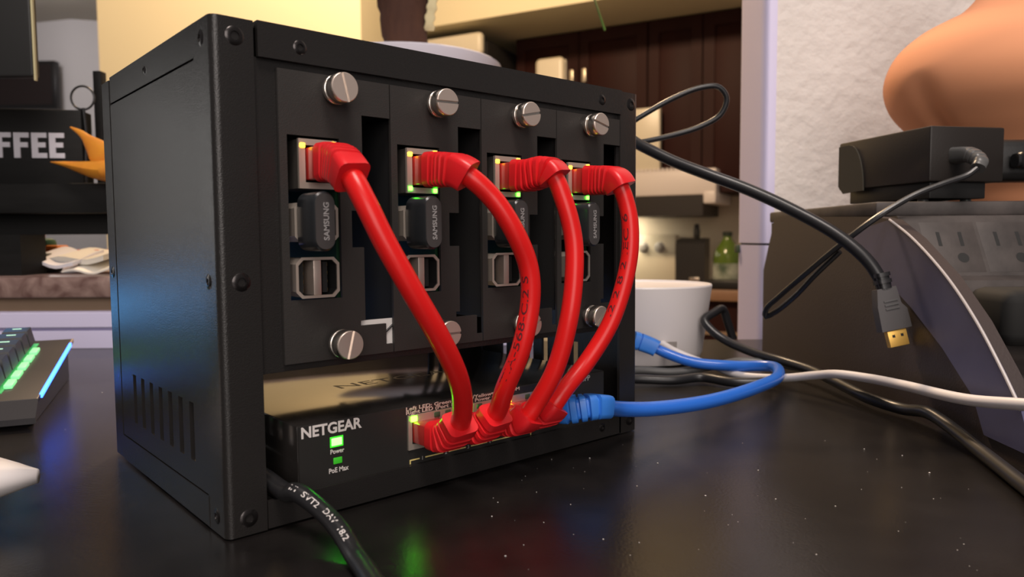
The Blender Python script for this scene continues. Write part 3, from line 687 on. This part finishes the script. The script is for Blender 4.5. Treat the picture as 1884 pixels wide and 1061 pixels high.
# mains plug seated in the far side of the adapter
part('mains_plug', MB(Tr).box(281, 352, 436, 462, 125, 149, 5, 3), blackplastic, ad)
pp = np.array([room(290+t, 431, 136) for t in np.linspace(0, 30, 40)])
part('strain_relief', MB().sweep(pp, lambda i: rrect(*((9, 9) if (i//3) % 2 else (7.4, 7.4)), 2.5)), blackpvc, ad)
# vase
vz = uvz(1887, 140, 530); vc = room(vz[0], 530, 112.5)
terr = mat('tan_terracotta', (0.88, 0.39, 0.205), 0.8, spec=.2, bump=.05, bscale=200)
prof = [(40, 0), (43, 1), (46, 16), (56, 38), (73, 57), (85.5, 73), (89.8, 91), (83.5, 110), (70, 123), (57, 130), (43, 137), (32, 148), (26, 160), (23, 175), (23, 195), (26, 206), (30, 212), (33, 215), (30, 215), (20, 195), (0.1, 193)]
pr_ = spline([(r, 0, z) for r, z in prof[:18]], 3); pf = [(float(q[0]), float(q[2])) for q in pr_]+prof[18:]
va = math.atan2(*( (CAM-np.array(vc))[[1, 0]])); 
def Tv(x, y, z):
    dx_, dy_ = x-vc[0], y-vc[1]; ph = math.atan2(dy_, dx_)-va; ph = (ph+math.pi) % (2*math.pi)-math.pi; hz = z-vc[2]
    k_ = 1-0.11*math.exp(-((ph+0.72)/.11)**2)*max(0, min(1, (92-hz)/45))*(1 if hz > 20 else max(0, hz/20)); return (vc[0]+dx_*k_, vc[1]+dy_*k_, z)
solo('vase', MB(Tv).lathe(pf, vc, 'z', 128), terr, 'smooth tan terracotta-coloured round-bellied vase behind the power adapter', 'vase', vc)

# ================================================================== LEFT: KEYBOARD, MOUSE, SHELF
kc = np.array([-241., 372.]); kb_ = np.array([-0.411, 0.911]); kl = np.array([-0.911, -0.411])   # back along right edge, left along front
def Tb(a, b, c):   # a to the left, b to the back, c above the tilted deck
    q = kc+kl*a+kb_*b; return room(q[0], q[1], 14+0.09*b+c)
kbt = thing('keyboard', 'black gaming keyboard with green key lights and blue edge strip', 'keyboard', room(*(kc+kl*220+kb_*65), 0))
deck = mat('keyboard_black', (0.025, 0.024, 0.028), 0.38)
KD = 144
part('deck', MB(Tb).box(0, 440, 0, KD, -3, 0, .8), deck, kbt)
part('case', MB(lambda a, b, c: Tb(a, b, 0)*np.array([1, 1, 0])+np.array([0, 0, c if c < 1 else 11+0.09*b])).box(3, 437, 3, KD-2, 0.2, 14), deck, kbt)
part('wrist_lip', MB(Tb).prism([(-10, -7), (0, -.4), (2, -.6), (2, -5), (-10, -10)], 0, 440, 'x'), deck, kbt)
part('light_strip', MB(Tb).box(-.8, .6, 8, KD-14, -2.2, .2, .2), mat('blue_light_strip', (0.05, 0.15, 0.9), .4, emit=(0.03, 0.13, 1.0), estr=7.0), kbt, label='glowing blue strip')
part('end_strip', MB(Tb).box(-.6, .6, KD-13, KD-1, -2.2, .2, .2), mat('amber_strip', (0.4, 0.3, 0.2), .4), kbt)
part('key_well', MB(Tb).box(18, 425, 14, KD-12, 0, .5), mat('green_key_glow', (0.05, 0.3, 0.1), .5, emit=(0.10, 1.0, 0.25), estr=0.3), kbt, label='green backlight between keys')
def keymesh():
    vs = [(-8.6, -8.6, 2.5), (8.6, -8.6, 2.5), (8.6, 8.6, 2.5), (-8.6, 8.6, 2.5), (-6.6, -6.6, 12.5), (6.6, -6.6, 12.5), (6.6, 7.0, 12.5), (-6.6, 7.0, 12.5)]
    return vs, [(0, 3, 2, 1), (4, 5, 6, 7), (0, 1, 5, 4), (1, 2, 6, 5), (2, 3, 7, 6), (3, 0, 4, 7)]
keycap = mat('keycap_black', (0.022, 0.022, 0.026), 0.45)
kleg = mat('key_legend', (0.5, 0.8, 0.65), .4, emit=(0.4, 0.9, 0.6), estr=.5)
glowg = mat('green_switch_led', (0.3, 0.9, 0.4), .4, emit=(0.25, 1.0, 0.35), estr=0.7)
kv, kf = keymesh(); first = None
org0 = np.array(Tb(0, 0, 0))
for r_ in range(6):
    for c_i in range(20):
        a, b = 28+19.2*c_i+ (4 if c_i > 3 else 0), 24+19.2*r_
        if first is None:
            first = part('key', MB(lambda x, y, z: Tb(a+x, b+y, z)).add(kv, kf), keycap, kbt, smooth=False); p_first = np.array(Tb(a, b, 0)); me_k = first.data
            lgd = part('legend', MB(lambda x, y, z: Tb(a+x, b+y, z)).box(-2.4, 2.4, 1, 2.6, 12.5, 12.7), kleg, first); me_l = lgd.data
        else:
            dl = (np.array(Tb(a, b, 0))-p_first)*MM
            k_ = bpy.data.objects.new('key', me_k); col.objects.link(k_); k_.parent = kbt; k_.location = Vector(dl)
            if c_i < 4:
                l_ = bpy.data.objects.new('legend', me_l); col.objects.link(l_); l_.parent = k_
for r_ in range(5): part('key_light', MB(Tb).box(14.5, 18.6, 22+19.2*r_, 35+19.2*r_, 0, 2.2, .5), glowg, kbt)
# mouse
mp = uvz(70, 878, 250); 
def Tm(a, b, c): 
    ca_, sa_ = math.cos(0.35), math.sin(0.35); return room(mp[0]-a*ca_-b*sa_*0.6, mp[1]-a*sa_*0.6+b*ca_, c)
mz = mp[2]; rows = []
mo = thing('mouse', 'white pointed mouse, only its nose at the left edge', 'mouse', Tm(50, 0, 0))
vs = []; fs = []; NS = 16; NR = 14
for i in range(NR):
    t = i/(NR-1); a = 105*t; wd = 30*math.sin(min(1, t*1.5+.02)*math.pi/2)**.8*(1 if t < .75 else math.sqrt(max(0.02, 1-((t-.75)/.25)**2)))
    zt = mz+3+15*math.sin(min(1, t*1.3)*math.pi/2)*(1 if t < .75 else math.sqrt(max(.05, 1-((t-.75)/.25)**2))); zb_ = mz-2.0-(mz-3.2)*min(1, t*3.5)
    for j in range(NS):
        th = 2*math.pi*j/NS; zc_ = (zt+zb_)/2; vs.append((a, wd*math.cos(th), zc_+(zt-zb_)/2*math.sin(th)))
for i in range(NR-1):
    for j in range(NS): fs.append((i*NS+j, i*NS+(j+1) % NS, (i+1)*NS+(j+1) % NS, (i+1)*NS+j))
fs += [list(range(NS)), [(NR-1)*NS+j for j in range(NS)]]
part('shell', MB(Tm).add(vs, fs), mat('mouse_white', (0.72, 0.68, 0.68), .4), mo, angle=1.2)
part('skirt', MB(Tm).box(30, 95, -18, 18, 0.1, 4, 1), blackplastic, mo)

# coffee shelf on the ledge
blackwood = mat('black_stained_wood', (0.005, 0.005, 0.005), 0.6, spec=.25, base2=(0.010, 0.010, 0.010), noise=.6, nscale=30, stretch=(1, 1, 8))
x1 = uvz(230, 340, 665)[0]
zt, zb1 = uvz(100, 337, 660)[2], uvz(100, 392, 660)[2]; zb2 = uvz(100, 431, 668)[2]
sh = thing('shelf_riser', 'black wooden shelf riser standing on the granite ledge', 'shelf', room(-500, 730, 63))
part('top_board', MB(Tr).box(-820, x1, 660, 722, zb1, zt, 1), blackwood, sh)
part('apron', MB(Tr).box(-820, x1, 690, 700, zb2, zb1), mat('shaded_apron_black', (.004, .004, .004), .7), sh)  # extra dark: shade under the top board put into the apron colour
ul = uvz(44, 470, 668)[0]
part('support', MB(Tr).box(-820, ul, 664, 700, 63, zb2), blackwood, sh)
part('support', MB(Tr).box(x1-14, x1, 664, 720, 63, zb1), blackwood, sh)
ur0, ur1 = uvz(172, 180, 711)[0], uvz(187, 180, 711)[0]
part('upright', MB(Tr).box(ur0, ur1, 711, 721, zt, uvz(180, 130, 711)[2], .6), blackwood, sh)
# coffee sign
cs0 = np.array(uvz(-260, 265, 655)[:2]); cs1 = np.array(uvz(151, 265, 682)[:2]); cd = (cs1-cs0); CL = np.linalg.norm(cd); cd /= CL; cn = np.array([-cd[1], cd[0]])
def Tc(a, n, z): q = cs0+cd*a+cn*n; return room(q[0], q[1], z)
sg = thing('coffee_sign', 'black wooden box sign with white COFFEE lettering on the shelf riser', 'sign', Tc(CL/2, 12, zt))
ztop = uvz(100, 201, 678)[2]
part('box', MB(Tc).box(0, CL, 0, 24, zt, ztop, .8), blackwood, sg)
la1 = None
def csa(x, y):
    d = ray(x, y); du, dv = d@RU, d@RV; t = (cs0@cn)/(du*cn[0]+dv*cn[1]); q = np.array([du, dv])*t; return float((q-cs0)@cd), float(CAM[2]+d[2]*t)
aR, zB = csa(121, 291); _, zT = csa(121, 245); aF, _ = csa(23, 280)
wl = (aR-aF)/3.0; hL = zT-zB; lw = hL*.195
for k, ch in enumerate('COFFEE'):
    a0 = aR-wl*(6-k)+wl*.12; a1_ = aR-wl*(5-k)-wl*.02; mb = MB(Tc); bb = .9
    vx, hz_ = [a0, a0+lw*1.2, a1_-lw*1.2, a1_-wl*.07, a1_], [zB, zB+lw, zB+hL*.32, zB+hL*.42, zB+hL*.42+lw, zB+hL*.68, zT-lw, zT]
    def ink(x, z):
        c_ = int(np.searchsorted(vx, x))-1; r = int(np.searchsorted(hz_, z))-1
        if c_ == 0 or r == 6: return True
        if ch == 'F': return r == 3 and c_ < 3
        if ch == 'E': return r == 0 or (r == 3 and c_ < 3)
        if ch == 'O': return r == 0 or c_ >= 2
        return r == 0 or (c_ >= 2 and (r <= 1 or r >= 5))
    mb.grid(vx, hz_, ink, -1.2, .2, 'y')
    part('letter', mb, mat('white_paint', (0.76, 0.74, 0.82), .6), sg)
# ring on a stalk
rc = np.array(atv(152, 180, 686)); rr_ = 21*686/FPX
rg = thing('ring_handle', 'thin black metal ring on a short stalk behind the coffee sign', 'utensil', tuple(atv(156, 330, 688)))
th = np.linspace(0, 2*math.pi, 41)
ringP = [rc+RU*rr_*math.cos(t)+np.array([0, 0, rr_*math.sin(t)]) for t in th]
mb = MB(); vs = []; seg = 8
for i in range(40):
    rad = RU*math.cos(th[i])+np.array([0, 0, math.sin(th[i])])
    for j in range(seg): vs.append(tuple(ringP[i]+rad*1.0*math.cos(2*math.pi*j/seg)+RV*1.0*math.sin(2*math.pi*j/seg)))
mb.add(vs, [(i*seg+j, i*seg+(j+1) % seg, ((i+1) % 40)*seg+(j+1) % seg, ((i+1) % 40)*seg+j) for i in range(40) for j in range(seg)])
part('ring', mb, blackpvc, rg)
part('stalk', MB().sweep(np.array([atv(153, 199, 686), atv(158, 240, 687), atv(158, 336, 688)]), lambda i: rrect(2.5, 4.6, .8)), blackpvc, rg)
# orange tapered pieces
orm = mat('orange_skin', (0.80, 0.33, 0.03), .4, base2=(0.66, 0.22, 0.03), noise=.5, nscale=60)
og = thing('orange_fruit', 'orange pointed petal-shaped pieces lying in front of the coffee sign', 'fruit', tuple(atv(170, 337, 655)))
def petal(pts):
    P = spline([tuple(atv(x, y, v)) for x, y, v, _, _ in pts], 1.0); n = len(P); tt = np.linspace(0, 1, n); kk = np.linspace(0, 1, len(pts))
    hh = np.interp(tt, kk, [p[3] for p in pts]); ww = np.interp(tt, kk, [p[4] for p in pts])
    return MB().sweep(P, lambda i: [(hh[i]*math.cos(2*math.pi*j/12), ww[i]*math.sin(2*math.pi*j/12)) for j in range(12)])
part('petal', petal([(130, 234, 656, .8, 1), (150, 246, 655, 4, 3), (172, 268, 654, 11, 6), (195, 290, 653, 14, 9), (240, 300, 652, 14, 10), (280, 300, 652, 3, 3)]), orm, og)
part('petal', petal([(94, 298, 648, .6, 1), (120, 302, 646, 3, 5), (150, 308, 645, 6.5, 9), (180, 313, 644, 9.5, 11), (220, 314, 644, 10, 11), (270, 310, 645, 3, 3)]), orm, og)
# clutter under the shelf on the ledge
def paper(x0, y0, x1_, y1_, v, tilt, colr, name, label, cat, rough=.7, th_=1.0):
    a = np.array(uvz(x0, y0, v)); b = np.array(uvz(x1_, y1_, v-12)); mb = MB(Tr)
    n = 8; vs = []; 
    for i in range(n+1):
        t = i/n; p = a*(1-t)+b*t; zz_ = p[2]+2.2*math.sin(t*7+tilt)
        vs += [(p[0], p[1]-14, zz_), (p[0], p[1]+40, zz_+9+tilt*4), (p[0], p[1]+40, zz_+9+tilt*4+th_), (p[0], p[1]-14, zz_+th_)]
    fs = [(i*4+j, i*4+(j+1) % 4, (i+1)*4+(j+1) % 4, (i+1)*4+j) for i in range(n) for j in range(4)]+[(0, 1, 2, 3), (n*4, n*4+1, n*4+2, n*4+3)]
    mb.add(vs, fs); solo(name, mb, colr, label, cat, Tr(*((a+b)/2)))
papw = mat('paper_white', (0.88, 0.84, 0.76), .7); papg = mat('paper_grey', (0.80, 0.78, 0.84), .7)
paper(66, 484, 150, 492, 712, .5, papg, 'paper_sheet', 'crumpled grey-white paper at the left of the heap under the shelf', 'paper', th_=3)
paper(95, 486, 205, 480, 722, -.3, papw, 'paper_sheet', 'cream paper sheet lying across the heap under the shelf', 'paper', th_=5)
paper(130, 501, 215, 498, 704, .2, papw, 'paper_sheet', 'small flat paper slip at the front of the ledge under the shelf', 'paper', th_=1.5)
def blk(x0, y0, x1_, y1_, v, dep, m_, name, label, cat, bev=2):
    a = uvz(x0, y1_, v); b = uvz(x1_, y0, v); solo(name, MB(Tr).box(a[0], b[0], v, v+dep, a[2], b[2], bev), m_, label, cat, Tr((a[0]+b[0])/2, v+dep/2, a[2]))
blk(0, 466, 82, 503, 706, 30, mat('black_tin', (0.012, .014, .018), .4), 'storage_tin', 'low black box at the left end under the shelf', 'box', 3)
blk(112, 459, 180, 476, 745, 30, mat('red_wrapper', (0.62, 0.06, 0.05), .4, base2=(0.75, .2, .15), noise=.3, nscale=90), 'snack_packet', 'red patterned packet on the papers under the shelf', 'packet')
blk(80, 451, 106, 468, 745, 20, mat('orange_wrapper', (0.85, 0.25, 0.04), .4), 'snack_packet', 'small orange packet under the shelf', 'packet')
blk(60, 438, 86, 466, 745, 20, mat('green_cap', (0.02, 0.10, 0.05), .4), 'bottle_cap', 'dark green round cap under the shelf', 'cap', 5)
blk(44, 428, 61, 466, 735, 20, mat('pink_card', (0.75, 0.42, 0.42), .6), 'card', 'pink card edge under the shelf', 'card', 1)

# monitor at upper left
mu = uvz(59, 100, 590)[0]; mzb = uvz(30, 141, 590)[2]
mn = thing('monitor', 'black monitor whose lower right corner shows at the upper left', 'monitor', room(mu-260, 610, 0))
part('panel', MB(Tr).box(mu-520, mu, 590, 599, mzb, mzb+320, 2), mat('monitor_black', (0.018, 0.018, 0.018), .35), mn)
part('lit_side_edge', MB(Tr).box(mu, mu+1.5, 590.5, 593.5, mzb-3, mzb+320, .5), mat('yellow_lit_edge', (0.7, 0.62, 0.36), .5), mn)  # yellow light catching the panel's right edge, put into colour
part('neck', MB(Tr).box(mu-290, mu-230, 600, 612, 8, mzb+120, 2), blackplastic, mn)
part('stand_base', MB(Tr).box(mu-350, mu-170, 560, 636, 0.2, 8, 2), blackplastic, mn)
# dark tv on the far wall
tp0, tp1 = uvz(-60, 112, 5500), uvz(105, 200, 5500)
tv = thing('wall_picture', 'dark framed picture on the grey far wall', 'picture', room((tp0[0]+tp1[0])/2, 5520, tp1[2]))
part('frame', MB(Tr).box(tp0[0], tp1[0], 5500, 5560, tp1[2], tp0[2], 8), mat('picture_black', (0.012, 0.011, 0.012), .3), tv)
part('canvas', MB(Tr).box(tp0[0]+30, tp1[0]-30, 5495, 5502, tp1[2]+30, tp0[2]-30), mat('picture_dark', (0.02, 0.012, 0.012), .4), tv)

# ================================================================== PLANT ON THE LEDGE
pu = uvz(747, 100, 900)[0]
pl_ = thing('potted_palm', 'palm with fibrous brown trunk in a round white pot behind the case', 'plant', room(pu, 900, 63))
pcx = room(pu, 900, 63)
part('pot', MB().lathe([(60, 165), (72, 167), (96, 190), (110, 222), (113, 234), (110, 236), (104, 228), (100, 215), (0.1, 214)], pcx, 'z', 56), mat('white_glaze', (0.78, 0.76, 0.86), .3), pl_)
part('added_stand', MB().lathe([(75, 0), (75, 12), (34, 18), (30, 90), (34, 150), (62, 158), (62, 165)], pcx, 'z', 40), mat('dark_stand_wood', (.035, .02, .013), .4), pl_)  # unseen stand, added so the switch top reflects something dark
fib = mat('fibrous_bark', (0.04, 0.015, 0.010), .9, base2=(0.08, 0.034, 0.02), noise=.7, nscale=90, stretch=(1, 1, .25), bump=1.0, bscale=200)
pz = 63
trP = spline([tuple(room(pu+3, 880, 270)), tuple(room(pu+3, 880, 310)), tuple(room(pu+1, 880, 345)), tuple(room(pu, 880, 385)), tuple(room(pu-3, 880, 440)), tuple(room(pu-5, 882, 520)), tuple(room(pu-5, 884, 620))], 6)
nT = len(trP); rT = np.interp(np.linspace(0, 1, nT), [0, .12, .25, .38, .6, 1], [25, 25, 28, 37, 40, 34])
rnd = random.Random(3); jit = [[rnd.uniform(.95, 1.05) for _ in range(26)] for _ in range(nT)]
part('trunk', MB().sweep(trP, lambda i: [(rT[i]*jit[i][j]*math.cos(2*math.pi*j/26), rT[i]*jit[i][j]*math.sin(2*math.pi*j/26)) for j in range(26)]), fib, pl_)
husk = spline([tuple(atv(790, 56, 872)), tuple(atv(790, 40, 868)), tuple(atv(794, 15, 868)), tuple(atv(799, -30, 870)), tuple(atv(800, -90, 876))], 3)
part('husk', MB().sweep(husk, lambda i: rrect(5+1.5*math.sin(i*.9), 11+2*math.sin(i*1.7), 2)), mat('pale_husk', (0.62, 0.55, 0.33), .9, bump=1, bscale=200), pl_)
leafm = mat('leaf_green', (0.10, 0.22, 0.03), .45, base2=(0.16, 0.30, 0.06), noise=.5, nscale=40)
tip = np.array(atv(1113, 56, 850)); base_ = np.array(room(pu, 884, 615))
def leaf(b, tpt, rise, wid):
    mid_ = (b+tpt)/2+np.array([0, 0, rise]); P = spline([tuple(b), tuple(b*.55+mid_*.45+np.array([0, 0, rise*.3])), tuple(mid_), tuple(mid_*.45+tpt*.55+np.array([0, 0, rise*.25])), tuple(tpt)], 10)
    n = len(P); return MB().sweep(P, lambda i: [(a*1.2, c*wid*min(1, .25+i/n*3, (1-i/n)*5+.03)) for a, c in ((1, 0), (.2, 1), (-1, .0), (.2, -1))])
part('leaf', leaf(base_, tip, 120, 8), leafm, pl_)
for k in range(11):
    ang = k*2*math.pi/11+.3; R_ = rnd.uniform(240, 330)
    tpt = base_+np.array([R_*math.cos(ang), R_*math.sin(ang), rnd.uniform(60, 220)]); part('leaf', leaf(base_, tpt, rnd.uniform(90, 160), 9), leafm, pl_)

# ================================================================== KITCHEN
def kbox(name, x0, y0, x1_, y1_, n0, n1, m_, label, cat, bev=6):
    a0, z1_ = kpix(x0, y0, n1); a1, z0 = kpix(x1_, y1_, n1)
    return solo(name, MB(Tk).box(min(a0, a1), max(a0, a1), n0, n1, min(z0, z1_), max(z0, z1_), bev), m_, label, cat, Tk((a0+a1)/2, (n0+n1)/2, min(z0, z1_)))
# upper cabinets: one unit per pair of doors
zc0 = kpix(1330, 355, 330)[1]
aR_ = kpix(1400, 200, 330)[0]; edges_px = (1400, 1222, 908)
labs = ('dark cherry wall cabinet right of the range hood', 'dark cherry wall cabinet above the range hood with bar handles', 'dark cherry wall cabinet left of the bar handles, by the refrigerator')
fa1 = kpix(885, 80, 760)[0]; fz = kpix(885, 56, 760)[1]; a_c = kpix(1065, 140, 350)[0]; a_h = min(fa1-12-a_c, 420)
for i in range(2):
    a0, a1 = (kpix(1400, 200, 330)[0], a_c-a_h-4) if i == 0 else (a_c-a_h, a_c+a_h)
    zb0 = zc0 if i == 0 else 640 if i == 1 else 560; cb_ = thing('wall_cabinet', labs[i], 'cabinet', Tk((a0+a1)/2, 165, zb0), 'dark kitchen wall cabinets')
    part('body', MB(Tk).box(a0, a1, 2, 326, zb0, zs-2), darkwood, cb_)
    nd = 2; wd_ = (a1-a0)/nd
    for j in range(nd):
        q0, q1 = a0+wd_*j+4, a0+wd_*(j+1)-4
        dr = part('door', MB(Tk).grid([q0, q0+60, q1-60, q1], [zb0+6, zb0+76, zs-80, zs-8], lambda a, z: not (q0+60 < a < q1-60 and zb0+76 < z < zs-80), 328, 348, 'y').box(q0+58, q1-58, 326, 340, zb0+74, zs-78, 4), darkwood, cb_)
        if i == 1 or (i == 2 and False):
            hz0, hz1 = kpix(1065, 152, 376)[1], kpix(1065, 126, 376)[1]; ah = q1-36 if j == 0 else q0+36
            part('handle', MB(Tk).box(ah-13, ah+13, 352, 376, hz0, hz1, 6), mat('brushed_handle', (0.75, .66, .5), .35, .6), dr)
# fridge
fr_ = thing('refrigerator', 'cream refrigerator whose rounded top corner shows behind the plant pot', 'refrigerator', Tk(fa1+420, 310, -1000))
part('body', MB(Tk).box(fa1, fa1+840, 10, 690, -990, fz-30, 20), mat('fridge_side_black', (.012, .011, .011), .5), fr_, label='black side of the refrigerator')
part('door', MB(Tk).box(fa1, fa1+840, 704, 760, fz-130, fz, 26, 4), cream, fr_); part('door', MB(Tk).box(fa1, fa1+840, 704, 760, -985, fz-142, 12, 3), cream, fr_)
part('door_seal', MB(Tk).box(fa1+6, fa1+834, 688, 706, -980, fz-20), inner, fr_)
m0, m1 = kpix(1036, 101, 640)[0], kpix(985, 101, 640)[0]; mzt = kpix(1046, 101, 640)[1]
fz_ = thing('freezer', 'narrow cream freezer whose rounded top shows over the case, below the bar handles', 'freezer', Tk((m0+m1)/2, 510, -1000))
part('body', MB(Tk).box(m0, m1, 585, 600, -995, mzt-10, 6), cream, fz_); part('door', MB(Tk).box(m0, m1, 604, 640, -980, mzt, 26, 4), cream, fz_)
SW = min(760, m0-12-kpix(1243, 480, 100)[0])
# range hood
a0, zt_ = kpix(1318, 308, 430); _, zb_h = kpix(1318, 357, 430)
hd = thing('range_hood', 'white range hood with vented top edge and black underside', 'range hood', Tk(a0+400, 200, zb_h))
part('canopy', MB(Tk).box(a0, a0+SW, 2, 380+50, zb_h, zt_, 10), whiteen, hd)
for k in range(int((SW-150)//24)): part('vent_fin', MB(Tk).box(a0+120+k*24, a0+134+k*24, 420, 433, zt_-8, zt_+10), whiteen, hd)
part('end_lip', MB(Tk).box(a0, a0+70, 5, 436, zb_h-50, zb_h+20, 12), whiteen, hd)
a1h, _ = kpix(1293, 375, 420); part('filter', MB(Tk).box(a1h, a0+SW-10, 20, 420, kpix(1293, 396, 420)[1], zb_h), mat('hood_filter_black', (0.02, 0.016, 0.016), .5), hd)
ac, zc_ = kpix(1222, 200, 340); part('chimney', MB(Tk).box(ac, ac+280, 380, 425, zt_+1, zc_, 10), cream, hd)
# counter, base cabinets, stove
as_ = kpix(1243, 480, 100)[0]; zct = kpix(1340, 531, 500)[1]; zcb = kpix(1340, 554, 600)[1]
ct = solo('kitchen_counter', MB(Tk).box(-700, as_-6, 2, 620, zcb, zct, 6), mat('brown_counter', (0.26, 0.14, 0.08), .4, base2=(.34, .2, .12), noise=.5, nscale=12), 'brown kitchen counter carrying the knife block and bottle', 'counter', Tk(-200, 300, zcb))
bcab = thing('base_cabinet', 'dark base cabinet under the brown kitchen counter', 'cabinet', Tk(-300, 300, -1000))
part('body', MB(Tk).box(-700, as_-8, 2, 580, -1000, zcb-1), darkwood, bcab)
zl0, zl1 = kpix(1340, 617, 590)[1], kpix(1340, 611, 590)[1]
part('rail', MB(Tk).box(-700, as_-10, 580, 592, zl0, zl1), woodtan, bcab)
as_ = kpix(1243, 480, 100)[0]
st = thing('kitchen_stove', 'cream kitchen stove with two knobs on its back panel', 'stove', Tk(as_+SW/2, 300, -1000))
part('body', MB(Tk).box(as_, as_+SW, 20, 600, -995, zct+4, 8), cream, st)
part('cooktop', MB(Tk).box(as_+6, as_+SW-10, 110, 590, zct+4, zct+14), inner, st)
zbk = kpix(1200, 432, 100)[1]
part('back_panel', MB(Tk).box(as_, as_+SW, 20, 100, zct+4, zbk, 10), cream, st)
for x in (1184, 1213):
    ak, zk = kpix(x, 455, 104); part('knob', MB(Tk).lathe([(34, 100), (30, 104), (22, 108), (20, 128), (16, 130)], (ak, 0, zk), 'y', 20), mat('knob_grey', (0.42, .40, .38), .4), st)
# knife block, bottle, tray
a0, z1k = kpix(1297, 441, 330); a1, _ = kpix(1243, 441, 330)
kbk = thing('knife_block', 'black knife block with one upright knife handle on the counter', 'knife block', Tk((a0+a1)/2, 290, zct))
part('block', MB(Tk).prism([(330, zct), (330, z1k-20), (310, z1k), (210, z1k+10), (210, zct)], a0, a1, 'x'), mat('knife_block_black', (0.015, .014, .015), .5), kbk)
ah, zh = kpix(1282, 412, 300); part('knife_handle', MB(Tk).lathe([(12, z1k-5), (18, z1k+20), (20, zh-40), (12, zh)], (ah, 300, 0), 'z', 14), blackplastic, kbk)
ap, zp_ = kpix(1277, 515, 334); part('badge', MB(Tk).box(ap-28, ap+28, 331, 335, zp_-4, zp_+14, 2), steel, kbk)
ab, _ = kpix(1338, 470, 380); zbt = kpix(1338, 427, 380)[1]
bo = thing('oil_bottle', 'green glass oil bottle with pale label beside the knife block', 'bottle', Tk(ab, 380, zct))
hb = zbt-zct; gg = mat('green_glass', (0.10, 0.16, 0.02), .15)
part('bottle', MB(Tk).lathe([(66, 0), (72, 6), (74, hb*.52), (66, hb*.66), (40, hb*.8), (24, hb*.88), (22, hb*.95)], (ab, 380, zct), 'z', 28), gg, bo)
part('cap', MB(Tk).lathe([(26, hb*.93), (27, hb*1.0), (22, hb*1.01)], (ab, 380, zct), 'z', 20), mat('dark_cap', (0.02, .03, .02), .4), bo)
part('label', MB(Tk).lathe([(75.5, hb*.08), (76, hb*.1), (76, hb*.42), (75.5, hb*.44)], (ab, 380, zct), 'z', 28), mat('bottle_label', (0.45, .48, .40), .6, base2=(.05, .09, .05), noise=.3, nscale=12), bo)
a0, z0 = kpix(1375, 530, 560); a1, z1_ = kpix(1296, 510, 560)
solo('serving_tray', MB(Tk).box(a0, a1, 470, 590, zct+.5, zct+50, 8), mat('tray_black', (0.012, .012, .012), .4), 'low black tray on the counter before the oil bottle', 'tray', Tk((a0+a1)/2, 530, zct))
area('hood_light', Tk(300, 230, zb_h-140), Tk(300, 120, -200), 0.3, 2.2, (1.0, 0.85, 0.62))

# dust specks on the desk
mb = MB(); rd = random.Random(11)
spots = [atv(x, y, 300) for x, y in ()]
def desk_pt(x, y): d = ray(x, y); t_ = -CAM[2]/d[2]; return CAM+d*t_
sp = [desk_pt(*q) for q in ((916, 924), (1172, 894), (1298, 912), (1427, 918), (1110, 992), (1176, 998), (1502, 1020), (930, 1023), (1537, 931), (1210, 852), (905, 950), (1660, 838), (1710, 870), (1395, 865), (1590, 826), (188, 722), (120, 790), (1015, 845), (1085, 843), (1240, 740))]
sp += [desk_pt(rd.uniform(880, 1800), rd.uniform(800, 1050)) for _ in range(45)]
for k, p in enumerate(sp):
    r = rd.uniform(.22, .42) if k < 20 else rd.uniform(.1, .22); mb.lathe([(r*.6, 0.02), (r, r*.4), (r*.5, r*.8)], (p[0], p[1], 0), 'z', 6)
solo('dust_specks', mb, mat('dust', (0.6, .56, .54), .8), 'tiny pale dust specks scattered on the black desk', 'dust', tuple(sp[0]), kind='stuff')
